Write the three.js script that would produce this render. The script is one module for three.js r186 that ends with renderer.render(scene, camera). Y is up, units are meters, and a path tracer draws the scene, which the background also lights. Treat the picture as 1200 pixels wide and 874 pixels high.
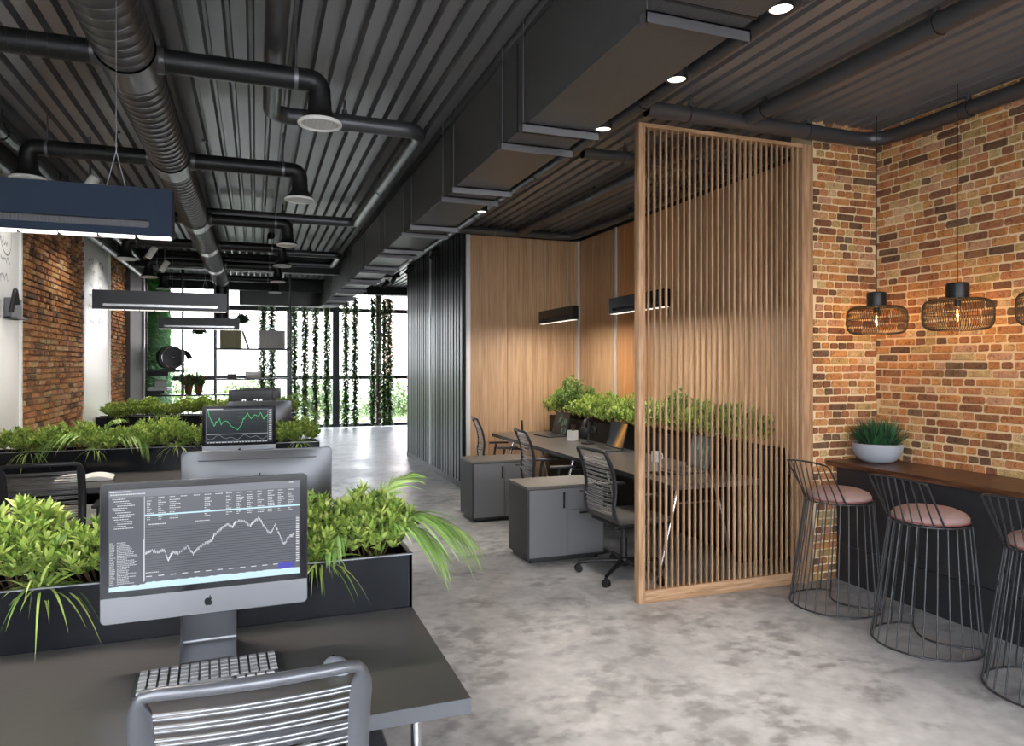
import * as THREE from 'three';
import { mergeGeometries } from 'three/addons/utils/BufferGeometryUtils.js';
import { RoundedBoxGeometry } from 'three/addons/geometries/RoundedBoxGeometry.js';
import { RectAreaLightUniformsLib } from 'three/addons/lights/RectAreaLightUniformsLib.js';

// ---------- camera, sky, exposure ----------
const scene = new THREE.Scene();
const renderer = new THREE.WebGLRenderer();
renderer.toneMapping = THREE.LinearToneMapping;
renderer.toneMappingExposure = 1.2;
renderer.shadowMap.enabled = true;
RectAreaLightUniformsLib.init();
const FOCAL = 821, YAW = Math.atan(300 / FOCAL);
const camera = new THREE.PerspectiveCamera(2 * Math.atan(437 / FOCAL) * 180 / Math.PI, 1200 / 874, 0.05, 300);
camera.position.set(0, 1.6, 0);
camera.lookAt(Math.sin(YAW), 1.6, -Math.cos(YAW));
camera.setViewOffset(1200, 874, 0, 10, 1200, 874);
const SKY = 11;            // brightness of the overcast sky
const LAMP = 120;            // linear lamps over the desks
const LAMP_R = 150;          // linear lamps over the side desk
{
  const w = 256, h = 128, d = new Uint8Array(w * h * 4);
  for (let j = 0; j < h; j++) for (let i = 0; i < w; i++) {
    const e = Math.max(0, j / h - 0.5) * 2, k = (j * w + i) * 4;
    const q = 6 * Math.sin(i / w * Math.PI * 10 + Math.sin(j / 9) * 2) * Math.sin(j / 11 + Math.cos(i / w * Math.PI * 6));
    d[k] = 236 - 26 * e + q; d[k + 1] = 240 - 16 * e + q; d[k + 2] = 246 - 4 * e + q * 0.6; d[k + 3] = 255;
  }
  const t = new THREE.DataTexture(d, w, h); t.colorSpace = THREE.SRGBColorSpace; t.magFilter = THREE.LinearFilter; t.wrapS = THREE.RepeatWrapping;
  t.mapping = THREE.EquirectangularReflectionMapping; t.needsUpdate = true;
  scene.background = t; scene.backgroundIntensity = SKY;
}

// ---------- helpers ----------
const PI = Math.PI, V = (x, y, z) => new THREE.Vector3(x, y, z);
let seed = 12345;
const rnd = () => { seed |= 0; seed = seed + 0x6D2B79F5 | 0; let t = Math.imul(seed ^ seed >>> 15, 1 | seed); t = t + Math.imul(t ^ t >>> 7, 61 | t) ^ t; return ((t ^ t >>> 14) >>> 0) / 4294967296; };
const rr = (a, b) => a + (b - a) * rnd();
const used = {};
function numbered(name) { const n = used[name] = (used[name] ?? -1) + 1; return n ? name + '_' + String(n).padStart(3, '0') : name; }
function merge(list) {
  if (!Array.isArray(list)) return list;
  if (list.length === 1) return list[0];
  return mergeGeometries(list.map((g) => {
    const q = g.index ? g.toNonIndexed() : g.clone();
    if (!q.attributes.uv) q.setAttribute('uv', new THREE.BufferAttribute(new Float32Array(q.attributes.position.count * 2), 2));
    for (const k of Object.keys(q.attributes)) if (!['position', 'normal', 'uv', 'color'].includes(k)) q.deleteAttribute(k);
    return q;
  }));
}
function M(name, geos, mat, parent) {
  const m = new THREE.Mesh(merge(geos), mat);
  m.name = parent ? name : numbered(name); m.castShadow = m.receiveShadow = true;
  (parent ?? scene).add(m); return m;
}
function tag(o, label, category, group) { o.userData.label = label; o.userData.category = category; if (group) o.userData.group = group; return o; }
function thing(name, label, category, [x, y, z] = [0, 0, 0], turn = 0, group) {
  const o = new THREE.Group(); o.name = numbered(name); scene.add(o); o.position.set(x, y, z); o.rotation.y = turn;
  return tag(o, label, category, group);
}
function struct(name, geos, mat) { const m = M(name, geos, mat); m.userData.kind = 'structure'; return m; }
function structGroup(name) { const o = new THREE.Group(); o.name = numbered(name); o.userData.kind = 'structure'; scene.add(o); return o; }
function dup(src, [x, y, z], turn, label, group) {
  const r = src.clone(); r.name = numbered(src.name.replace(/_\d{3}$/, '')); r.userData = { ...src.userData }; scene.add(r);
  r.position.set(x, y, z); r.rotation.y = turn; if (label) r.userData.label = label; if (group) r.userData.group = group; return r;
}
const stuff = (o) => { o.userData.kind = 'stuff'; return o; };
// geometry
const tr = (g, x, y, z) => g.translate(x, y, z);
const box = (w, h, d, x = 0, y = 0, z = 0, r = 0, s = 1) => (r ? new RoundedBoxGeometry(w, h, d, s, r) : new THREE.BoxGeometry(w, h, d)).translate(x, y, z);
const bx = (x0, x1, y0, y1, z0, z1, r = 0, s = 1) => box(Math.abs(x1 - x0), Math.abs(y1 - y0), Math.abs(z1 - z0), (x0 + x1) / 2, (y0 + y1) / 2, (z0 + z1) / 2, r, s);
const cyl = (r0, r1, h, n, x = 0, y = 0, z = 0) => new THREE.CylinderGeometry(r1, r0, h, n).translate(x, y + h / 2, z);   // r0 foot, r1 top
const lathe = (pts, n = 32) => new THREE.LatheGeometry(pts.map(([r, y]) => new THREE.Vector2(Math.max(r, 1e-5), y)), n);
function sweep(pts, r, n = 8, o = {}) {   // tube along points; r number or function of t; o.flat widens section along o.wide
  const P = pts.map((p) => p.isVector3 ? p : V(...p)), m = P.length, pos = [], nor = [], uv = [], idx = [];
  const tan = P.map((p, i) => (o.closed ? P[(i + 1) % m].clone().sub(P[(i + m - 1) % m]) : P[Math.min(i + 1, m - 1)].clone().sub(P[Math.max(i - 1, 0)])).normalize());
  let u = Math.abs(tan[0].y) < 0.9 ? V(0, 1, 0) : V(1, 0, 0);
  if (o.up) u = o.up.clone();
  const rings = o.closed ? m + 1 : m; let len = 0;
  for (let k = 0; k < rings; k++) {
    const i = k % m, t = tan[i]; if (k) len += P[i].distanceTo(P[(k - 1) % m]);
    u = (o.up ? o.up.clone() : u).addScaledVector(t, -(o.up ? o.up.dot(t) : u.dot(t))).normalize();
    const v = t.clone().cross(u), fx = typeof o.wide === 'function' ? o.wide(k / (rings - 1)) : o.wide ?? 1, rad = typeof r === 'function' ? r(k / (rings - 1), k) : r;
    for (let j = 0; j <= n; j++) {
      const a = j / n * 2 * PI, ca = Math.cos(a), sa = Math.sin(a);
      const d = u.clone().multiplyScalar(ca).addScaledVector(v, sa * fx);
      pos.push(P[i].x + d.x * rad, P[i].y + d.y * rad, P[i].z + d.z * rad);
      const q = u.clone().multiplyScalar(ca * fx).addScaledVector(v, sa).normalize(); nor.push(q.x, q.y, q.z); uv.push(j / n * 2 * PI * rad, len);
    }
  }
  for (let k = 0; k < rings - 1; k++) for (let j = 0; j < n; j++) { const a = k * (n + 1) + j, b = a + n + 1; idx.push(a, a + 1, b, b, a + 1, b + 1); }
  if (!o.closed && !o.open) for (const [k, s] of [[0, -1], [m - 1, 1]]) {
    const c = pos.length / 3, t = tan[k]; pos.push(P[k].x, P[k].y, P[k].z); nor.push(t.x * s, t.y * s, t.z * s); uv.push(0, 0);
    for (let j = 0; j <= n; j++) { const q = (k * (n + 1) + j) * 3; pos.push(pos[q], pos[q + 1], pos[q + 2]); nor.push(t.x * s, t.y * s, t.z * s); uv.push(0, 0); }
    for (let j = 0; j < n; j++) s > 0 ? idx.push(c, c + 1 + j + 1, c + 1 + j) : idx.push(c, c + 1 + j, c + 2 + j);
  }
  const g = new THREE.BufferGeometry();
  g.setAttribute('position', new THREE.Float32BufferAttribute(pos, 3)); g.setAttribute('normal', new THREE.Float32BufferAttribute(nor, 3)); g.setAttribute('uv', new THREE.Float32BufferAttribute(uv, 2));
  // winding: make faces agree with normals
  const a = idx[0], b = idx[1], c = idx[2], pa = V(pos[a * 3], pos[a * 3 + 1], pos[a * 3 + 2]), pb = V(pos[b * 3], pos[b * 3 + 1], pos[b * 3 + 2]), pc = V(pos[c * 3], pos[c * 3 + 1], pos[c * 3 + 2]);
  if (pb.sub(pa).cross(pc.sub(pa)).dot(V(nor[a * 3], nor[a * 3 + 1], nor[a * 3 + 2])) < 0) for (let i = 0; i < idx.length; i += 3) [idx[i + 1], idx[i + 2]] = [idx[i + 2], idx[i + 1]];
  g.setIndex(idx); return g;
}
function bent(points, R, n = 7) {   // polyline with rounded corners
  const P = points.map((p) => V(...p)), out = [P[0]];
  for (let i = 1; i < P.length - 1; i++) {
    const a = P[i - 1].clone().sub(P[i]).normalize(), b = P[i + 1].clone().sub(P[i]).normalize();
    const q = Math.min(R, P[i - 1].distanceTo(P[i]) * 0.49, P[i + 1].distanceTo(P[i]) * 0.49);
    const s = P[i].clone().addScaledVector(a, q), e = P[i].clone().addScaledVector(b, q);
    for (let k = 0; k <= n; k++) { const t = k / n; out.push(s.clone().multiplyScalar((1 - t) ** 2).addScaledVector(P[i], 2 * t * (1 - t)).addScaledVector(e, t * t)); }
  }
  out.push(P[P.length - 1]); return out;
}
const curve = (points, n = 16) => new THREE.CatmullRomCurve3(points.map((p) => p.isVector3 ? p : V(...p))).getPoints(n);
const rod = (a, b, r, n = 6) => sweep([a, b], r, n);
function muv(list, swap = false, ox = 0, oy = 0) {   // uv in metres from the face direction
  let g = merge(list); if (g.index) g = g.toNonIndexed();
  const p = g.attributes.position, n = g.attributes.normal, uv = new Float32Array(p.count * 2);
  for (let i = 0; i < p.count; i += 3) {
    const ax = Math.abs(n.getX(i) + n.getX(i + 1) + n.getX(i + 2)), ay = Math.abs(n.getY(i) + n.getY(i + 1) + n.getY(i + 2)), az = Math.abs(n.getZ(i) + n.getZ(i + 1) + n.getZ(i + 2));
    for (let k = i; k < i + 3; k++) {
      let [a, b] = ax >= ay && ax >= az ? [p.getZ(k), p.getY(k)] : ay >= az ? [p.getX(k), p.getZ(k)] : [p.getX(k), p.getY(k)];
      if (swap) [a, b] = [b, a];
      uv[k * 2] = a + ox; uv[k * 2 + 1] = b + oy;
    }
  }
  g.setAttribute('uv', new THREE.BufferAttribute(uv, 2)); return g;
}
function extrude(shape, depth, bevel = 0, steps = 1, curveSegments = 10) { return new THREE.ExtrudeGeometry(shape, { depth, bevelEnabled: bevel > 0, bevelSize: bevel, bevelThickness: bevel, bevelSegments: 1, steps, curveSegments }); }
function roundRect(w, h, r, x = -w / 2, y = -h / 2) {
  const s = new THREE.Shape(); s.moveTo(x + r, y); s.lineTo(x + w - r, y); s.absarc(x + w - r, y + r, r, -PI / 2, 0); s.lineTo(x + w, y + h - r); s.absarc(x + w - r, y + h - r, r, 0, PI / 2);
  s.lineTo(x + r, y + h); s.absarc(x + r, y + h - r, r, PI / 2, PI); s.lineTo(x, y + r); s.absarc(x + r, y + r, r, PI, PI * 1.5); return s;
}
// textures
const hash = (x, y, s) => { let h = Math.imul(x, 374761393) + Math.imul(y, 668265263) + Math.imul(s, 1442695041) | 0; h = Math.imul(h ^ h >>> 13, 1274126177); return ((h ^ h >>> 16) >>> 0) / 4294967296; };
function vn(x, y, px, py, s) {   // tileable value noise
  const xi = Math.floor(x), yi = Math.floor(y), f = x - xi, g = y - yi, u = f * f * (3 - 2 * f), v = g * g * (3 - 2 * g), m = (a, b) => ((a % b) + b) % b;
  const x0 = m(xi, px), x1 = m(xi + 1, px), y0 = m(yi, py), y1 = m(yi + 1, py);
  return (hash(x0, y0, s) * (1 - u) + hash(x1, y0, s) * u) * (1 - v) + (hash(x0, y1, s) * (1 - u) + hash(x1, y1, s) * u) * v;
}
function fbm(u, v, fx, fy, oct, s) { let a = 0, w = 0.5, t = 0; for (let i = 0; i < oct; i++) { a += w * vn(u * fx, v * fy, fx, fy, s + i * 17); t += w; w *= 0.55; fx *= 2; fy *= 2; } return a / t; }
function tex(w, h, fn, size, srgb = true, sizeV = size) {
  const d = new Uint8Array(w * h * 4);
  for (let j = 0; j < h; j++) for (let i = 0; i < w; i++) { const c = fn(i / w, j / h), k = (j * w + i) * 4; d[k] = c[0]; d[k + 1] = c[1]; d[k + 2] = c[2]; d[k + 3] = 255; }
  const t = new THREE.DataTexture(d, w, h); t.wrapS = t.wrapT = THREE.RepeatWrapping; t.magFilter = THREE.LinearFilter; t.minFilter = THREE.LinearMipmapLinearFilter; t.generateMipmaps = true;
  if (srgb) t.colorSpace = THREE.SRGBColorSpace; t.repeat.set(1 / size, 1 / sizeV); t.needsUpdate = true; return t;
}
const clamp = (x, a = 0, b = 1) => Math.min(b, Math.max(a, x)), ss = (a, b, x) => { const t = clamp((x - a) / (b - a)); return t * t * (3 - 2 * t); };
const mixc = (a, b, t) => a.map((x, i) => x + (b[i] - x) * t);
function canvasTex(w, h, draw) {
  const c = document.createElement('canvas'); c.width = w; c.height = h; const g = c.getContext('2d'); draw(g, w, h);
  const t = new THREE.CanvasTexture(c); t.colorSpace = THREE.SRGBColorSpace; return t;
}
// ---------- materials ----------
const S = (color, roughness = 0.6, metalness = 0, o = {}) => new THREE.MeshStandardMaterial({ color, roughness, metalness, ...o });
const concreteMap = tex(1024, 1024, (u, v) => {
  const a = fbm(u, v, 6, 6, 6, 3), b = fbm(u, v, 20, 26, 6, 40), c = fbm(u, v, 90, 90, 3, 70), w = fbm(u, v, 70, 90, 4, 90);
  let c0 = mixc([156, 156, 157], [174, 174, 175], ss(0.36, 0.64, a));
  c0 = mixc(c0, [116, 115, 115], 0.72 * ss(0.4, 0.68, b) * ss(0.3, 0.7, w));
  c0 = mixc(c0, [188, 188, 188], 0.4 * ss(0.54, 0.68, fbm(u, v, 20, 26, 5, 120)));
  return c0.map((q) => clamp(q + (c - 0.5) * 36, 0, 255));
}, 5.6);
const concreteRough = tex(512, 512, (u, v) => { const q = 105 + 90 * fbm(u, v, 12, 12, 5, 5); return [q, q, q]; }, 5.6, false);
const fineBump = tex(256, 256, (u, v) => { const q = 255 * fbm(u, v, 40, 40, 3, 11); return [q, q, q]; }, 0.6, false);
function woodTex(a, b, c, size, seedN, fx = 60) {
  return tex(512, 1024, (u, v) => {
    const g = fbm(u + 0.004 * fbm(u, v, 6, 4, 3, seedN + 9), v, fx, 3, 4, seedN), f = fbm(u, v, fx * 4, 10, 2, seedN + 50), bnd = fbm(u, v, 10, 1, 2, seedN + 80);
    let q = mixc(a, b, ss(0.3, 0.7, g)); q = mixc(q, c, 0.55 * ss(0.5, 0.72, bnd)); return q.map((x) => clamp(x + (f - 0.5) * 34, 0, 255));
  }, size, true, size * 1.6);
}
const woodWall = woodTex([170, 134, 100], [196, 160, 124], [182, 146, 112], 1.1, 200, 90);
const woodSlat = woodTex([162, 126, 94], [188, 152, 118], [152, 116, 84], 0.5, 300, 30);
const woodDark = woodTex([62, 36, 22], [98, 62, 40], [78, 46, 28], 0.5, 400, 30);
const mat = {
  floor: S(0xffffff, 0.62, 0, { map: concreteMap, roughnessMap: concreteRough, bumpMap: fineBump, bumpScale: 0.0006 }),
  deck: S(0x8a898b, 0.34, 0.4), roof: S(0x222222, 0.8), beam: S(0x232325, 0.5, 0.3),
  duct: S(0x5c5b5c, 0.34, 0.55), ductDark: S(0x2b2b2d, 0.4, 0.45), ductFlat: S(0x555454, 0.42, 0.3, { bumpMap: fineBump, bumpScale: 0.001 }), hanger: S(0x7c7c80, 0.4, 0.7), pipe: S(0x55565a, 0.3, 0.5),
  white: S(0xe8e8e6, 0.6), whiteGrille: S(0xd9d9d6, 0.5), plaster: S(0xd4d4d0, 0.7), board: S(0xdcdcda, 0.25), darkWall: S(0x2c2a2a, 0.6),
  woodWall: S(0xffffff, 0.5, 0, { map: woodWall }), woodSlat: S(0xffffff, 0.45, 0, { map: woodSlat }), woodDark: S(0xffffff, 0.35, 0, { map: woodDark }), woodOrange: S(0xffe0bc, 0.5, 0, { map: woodWall }),
  clad: S(0x1d1e20, 0.3, 0.5), trim: S(0xd8d8d8, 0.35, 0.4), barPanel: S(0x25272c, 0.5, 0.1), mortar: S(0xe6cfa4, 0.95, 0, { bumpMap: fineBump, bumpScale: 0.004 }),
  desk: S(0x545150, 0.3, 0.05, { bumpMap: fineBump, bumpScale: 0.0002 }), deskEdge: S(0x57585c, 0.45, 0.1), planter: new THREE.MeshPhysicalMaterial({ color: 0x121419, roughness: 0.14, specularIntensity: 0.45 }), planterRim: S(0x8f9094, 0.3, 0.7), soil: S(0x2a1d15, 0.95),
  chrome: S(0xc8c8cc, 0.15, 1), chairFrame: S(0x6a6b6f, 0.33, 0.5), cord: S(0x9a9b9e, 0.34, 0.75), chairDark: S(0x38383b, 0.35, 0.5), cordDark: S(0x6a6a6d, 0.32, 0.6), blackPlastic: S(0x1a1a1c, 0.45), seatFabric: S(0x4c4a46, 0.85), rubber: S(0x121212, 0.7),
  cabBody: S(0x2a2a2c, 0.5, 0.1), cabFront: S(0x6c6c6e, 0.5, 0.15), cabTop: S(0x5c5853, 0.5, 0.1),
  alu: S(0x8b8c90, 0.35, 0.75), aluDark: S(0x595a5d, 0.36, 0.7), glassBlack: S(0x1c1c1f, 0.12), logo: S(0x1b1b1e, 0.2, 0.3), keycap: S(0xaaaaab, 0.5), keyLight: S(0xd8d8d8, 0.5),
  lampGrey: S(0x303133, 0.38, 0.4), lampNavy: S(0x07182a, 0.9, 0.0), lampBlack: S(0x121214, 0.25, 0.2), slotMetal: S(0xa9a9aa, 0.22, 0.9),
  lampGlow: S(0xffffff, 0.5, 0, { emissive: 0xfff6ea, emissiveIntensity: 0.9 }), spotGlow: S(0xffffff, 0.5, 0, { emissive: 0xfff1dd, emissiveIntensity: 1.6 }), filament: S(0xffd9a0, 0.5, 0, { emissive: 0xffc070, emissiveIntensity: 9 }),
  bulb: new THREE.MeshPhysicalMaterial({ color: 0xffffff, roughness: 0.02, transmission: 1, thickness: 0, ior: 1.45 }),
  glass: new THREE.MeshPhysicalMaterial({ color: 0xffffff, roughness: 0.0, transmission: 1, thickness: 0, ior: 1.45 }),
  wire: S(0x4a4b4e, 0.36, 0.75), cage: S(0x39332c, 0.4, 0.6), cushion: S(0xa38883, 0.9, 0, { bumpMap: fineBump, bumpScale: 0.0015 }), bowl: S(0x9ba0a8, 0.6), frame: S(0x2f3338, 0.4, 0.4), frameBrown: S(0x5a4638, 0.5, 0.1),
  paper: S(0xf0efec, 0.8), greyBox: S(0xcfcdca, 0.8), olive: S(0xb8b490, 0.8), stem: S(0x4d3a26, 0.85), grass: S(0x6d8a35, 0.95), pave: S(0xb5b0a8, 0.9),
};
const leafMat = new THREE.MeshPhysicalMaterial({ vertexColors: true, roughness: 0.55, side: THREE.DoubleSide, transmission: 0.25, thickness: 0 });
// ---------- the room ----------
const XL = -1.95, XR = 4.48, ZF = -18.5, ZB = 3.1, HC = 3.5;
struct('floor', muv(bx(-2.2, 4.75, -0.2, 0, ZF - 0.15, ZB + 0.15)), mat.floor);
{
  const s = new THREE.Shape(), p = 0.12; s.moveTo(-2.2, 3.66); s.lineTo(-2.2, 3.555);
  let x = -2.2;
  while (x < 4.7) { const d = x > 1.85 ? -0.11 : 0; s.lineTo(x + 0.001, 3.555 + d); s.lineTo(x + 0.02, 3.555 + d); s.lineTo(x + 0.032, HC + d); s.lineTo(x + 0.108, HC + d); s.lineTo(x + p, 3.555 + d); x += p; }
  s.lineTo(x, 3.66); s.lineTo(-2.2, 3.66);
  const g = extrude(s, ZB + 0.15 - ZF + 0.15); g.translate(0, 0, ZF - 0.15); g.computeVertexNormals();
  struct('ceiling', g, mat.deck);
  struct('roof_slab', bx(-2.2, 4.75, 3.66, 3.8, ZF - 0.15, ZB + 0.15), mat.roof);
}
function windowWall(name, a0, a1, y0, y1, cuts, transoms, depth, place, frameMat, brown = -1, widths = null, th = 0.035) {   // a frame with mullions and a pane in each field; runs along local x
  const w = structGroup(name), fs = 0.07, D = depth;
  M('window_frame', [bx(a0, a1, y0, y0 + fs, -D / 2, D / 2), bx(a0, a1, y1 - fs, y1, -D / 2, D / 2), bx(a0, a0 + fs, y0, y1, -D / 2, D / 2), bx(a1 - fs, a1, y0, y1, -D / 2, D / 2)], frameMat, w);
  const xs = [a0 + fs / 2, ...cuts, a1 - fs / 2], ys = [y0 + fs, ...transoms, y1 - fs];
  cuts.forEach((c, i) => M('mullion', bx(c - (widths?.[i] ?? 0.09) / 2, c + (widths?.[i] ?? 0.09) / 2, y0, y1, -D / 2 - 0.01, D / 2 + 0.01), i === brown ? mat.frameBrown : frameMat, w));
  transoms.forEach((t) => M('transom', bx(a0, a1, t - th, t + th, -D / 2 + 0.005, D / 2 - 0.005), frameMat, w));
  for (let i = 0; i < xs.length - 1; i++) for (let j = 0; j < ys.length - 1; j++) M('pane', new THREE.PlaneGeometry(xs[i + 1] - xs[i] - 0.06, ys[j + 1] - ys[j] - 0.02).translate((xs[i] + xs[i + 1]) / 2, (ys[j] + ys[j + 1]) / 2, 0), mat.glass, w);
  w.position.set(...place.at); w.rotation.y = place.turn ?? 0; return w;
}
windowWall('window_1', -2.0, 4.5, 0, 3.5, [-0.92, 0.79, 1.93, 3.02], [1.27, 3.0], 0.16, { at: [0, 0, ZF] }, mat.frame, 3, [0.05, 0.13, 0.17, 0.13], 0.05);
windowWall('window_2', -2.6, 0.7, 0.35, 3.15, [-1.5, -0.4], [2.3], 0.1, { at: [XL - 0.1, 0, 0], turn: PI / 2 }, mat.frame);
windowWall('window_3', -1.7, 4.2, 0.35, 3.2, [-0.2, 1.3, 2.8], [2.3], 0.1, { at: [0, 0, ZB] }, mat.frame);
struct('wall_rear', [bx(-2.2, 4.75, 0, 0.35, ZB, ZB + 0.15), bx(-2.2, 4.75, 3.2, 3.6, ZB, ZB + 0.15), bx(-2.2, -1.7, 0, 3.6, ZB, ZB + 0.15), bx(4.2, 4.75, 0, 3.6, ZB, ZB + 0.15)], mat.plaster);
struct('wall_left', [bx(-2.2, XL - 0.04, 0, 0.35, -0.7, ZB), bx(-2.2, XL - 0.04, 3.15, 3.6, -0.7, ZB), bx(-2.2, XL - 0.04, 0.35, 3.15, 2.6, ZB), bx(-2.2, XL - 0.055, 0, 3.6, ZF, -0.7)], mat.plaster);

// bricks: a few outlines of three lengths
const brickMap = tex(256, 256, (u, v) => { const a = fbm(u, v, 10, 10, 5, 501), b = fbm(u, v, 60, 60, 2, 530), c = fbm(u, v, 14, 14, 4, 560); let q = mixc([215, 210, 206], [255, 250, 242], a); q = mixc(q, [255, 255, 250], 0.8 * ss(0.56, 0.66, c)); q = mixc(q, [120, 110, 104], 0.5 * ss(0.6, 0.74, fbm(u, v, 20, 20, 4, 590))); return q.map((x) => clamp(x + (b - 0.5) * 90, 0, 255)); }, 0.35);
const brickBump = tex(256, 256, (u, v) => { const q = 255 * fbm(u, v, 24, 24, 4, 600); return [q, q, q]; }, 0.35, false);
const BH = 0.0455, PITCH = 0.057, BL = [0.158, 0.118, 0.07];
function brickGeo(L, H, k) {
  const o = []; const j = () => (rnd() - 0.5) * 0.005, cut = 0.004 + rnd() * 0.006;
  for (const [x, y] of [[-L / 2 + cut, -H / 2], [L / 2 - cut, -H / 2], [L / 2, -H / 2 + cut], [L / 2, H / 2 - cut], [L / 2 - cut, H / 2], [-L / 2 + cut, H / 2], [-L / 2, H / 2 - cut], [-L / 2, -H / 2 + cut]]) o.push([x + j(), y + j()]);
  const pos = [], ring = [[1, -0.006], [1, 0.006], [0.955, 0.0105]], R = ring.map(([s, z]) => o.map(([x, y]) => [x - Math.sign(x) * (1 - s) * 0.09, y - Math.sign(y) * (1 - s) * 0.09, z + (z > 0.008 ? (rnd() - 0.5) * 0.003 : 0)]));
  const tri = (a, b, c) => pos.push(...a, ...b, ...c);
  for (let r = 0; r < 2; r++) for (let i = 0; i < 8; i++) { const n = (i + 1) % 8; tri(R[r][i], R[r][n], R[r + 1][i]); tri(R[r][n], R[r + 1][n], R[r + 1][i]); }
  for (let i = 1; i < 7; i++) tri(R[2][0], R[2][i], R[2][i + 1]);
  const g = new THREE.BufferGeometry(); g.setAttribute('position', new THREE.Float32BufferAttribute(pos, 3)); g.computeVertexNormals(); g.setAttribute('uv', new THREE.BufferAttribute(new Float32Array(pos.length / 3 * 2), 2));
  return muv(g, false, k * 0.13, k * 0.07);
}
const brickGeos = BL.map((L) => Array.from({ length: 5 }, (_, k) => brickGeo(L, BH, k + L * 50)));
const brickCols = [0xc88b52, 0xcf955c, 0xc5875c, 0xb67a4a, 0xd2a470, 0xa76d48, 0x8a5c40, 0x71523c, 0xc0a068, 0xcdb07c, 0xc89876, 0xdcba90, 0x966a46, 0x7a5e46];
const brickW = [3, 3, 3, 2, 2, 2, 2, 2, 1.6, 1, 2, 1, 1.5, 1.2];
const brickMats = brickCols.map((c) => S(c, 0.9, 0, { map: brickMap, bumpMap: brickBump, bumpScale: 0.004 }));
const pickW = () => { let t = rnd() * brickW.reduce((a, b) => a + b), i = 0; while ((t -= brickW[i]) > 0) i++; return i; };
const brickVC = S(0xffffff, 0.9, 0, { map: brickMap, bumpMap: brickBump, bumpScale: 0.004, vertexColors: true });
function layBricks(w, y0, y1) {   // [x, y, length class, variant, colour]
  const out = []; let row = 0;
  for (let y = y0 + PITCH / 2; y + PITCH / 2 <= y1 + 0.001; y += PITCH, row++) {
    let x = -rnd() * 0.14; const heady = rnd();
    while (x < w) {
      const k = rnd() < (heady < 0.34 ? 0.82 : heady > 0.75 ? 0.2 : 0.42) ? 2 : rnd() < 0.2 ? 1 : 0, L = BL[k];
      let a = x, b = x + L; x = b + 0.0105 + rnd() * 0.003;
      if (a < 0.0) a = 0.002; if (b > w) b = w - 0.002; if (b - a < 0.03) continue;
      out.push([(a + b) / 2, y + (rnd() - 0.5) * 0.003, k, Math.floor(rnd() * 5), pickW(), (b - a) / L]);
    }
  }
  return out;
}
function brickPart(parent, list, place, proud = 1) {   // place(mesh-like matrix)
  const gs = list.map(([x, y, k, v, c, sx]) => {
    const g = brickGeos[k][v].clone(); g.scale(sx, 1, proud * (1 + (proud > 1 ? rnd() : 0))); g.translate(x, y, 0);
    const col = new THREE.Color(brickCols[c]);
    const a = new Float32Array(g.attributes.position.count * 3); for (let i = 0; i < a.length; i += 3) { a[i] = col.r; a[i + 1] = col.g; a[i + 2] = col.b; }
    g.setAttribute('color', new THREE.BufferAttribute(a, 3)); return g;
  });
  const m = M('bricks', gs, brickVC, parent); stuff(m); m.position.set(...place.at); m.rotation.y = place.turn; return m;
}
function brickSingles(parent, list, at, turn) {
  for (const [x, y, k, v, c, sx] of list) {
    const b = M('brick', brickGeos[k][v], brickMats[c], parent); b.scale.x = sx; b.rotation.y = turn;
    b.position.set(at[0] + Math.cos(turn) * x, at[1] + y, at[2] - Math.sin(turn) * x);
  }
}
{ // right wall: bricks run from the corner towards the viewer
  const w = structGroup('wall_right');
  M('mortar', muv(bx(XR, XR + 0.15, 0, HC + 0.05, -4.3, ZB)), mat.mortar, w);
  const all = layBricks(7.1, 0.88, 3.56), seen = all.filter(([x, y]) => x < 1.2 && y < 3.36), first = seen.sort((p, q) => BL[q[2]] * q[5] * (1 + 0.35 * q[0]) - BL[p[2]] * p[5] * (1 + 0.35 * p[0])).slice(0, 300);
  // local x -> world +z : turn so that outward z points to -x
  brickSingles(w, first, [XR, 0, -4.1], -PI / 2);
  brickPart(w, all.filter((b) => !first.includes(b)), { at: [XR, 0, -4.1], turn: -PI / 2 });
  const p = structGroup('wall_back_right');
  M('mortar', muv(bx(3.862, XR + 0.15, 0, HC + 0.05, -4.32, -4.1)), mat.mortar, p);
  const pier = layBricks(XR - 3.865, 0, 3.56), big = [...pier].filter(([x, y]) => y < 3.36 && (y > 0.85 || x < 0.26)).sort((u, v) => BL[v[2]] * v[5] - BL[u[2]] * u[5]).slice(0, 300);
  brickSingles(p, big, [3.865, 0, -4.1], 0); brickPart(p, pier.filter((q) => !big.includes(q)), { at: [3.865, 0, -4.1], turn: 0 });
}
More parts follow.
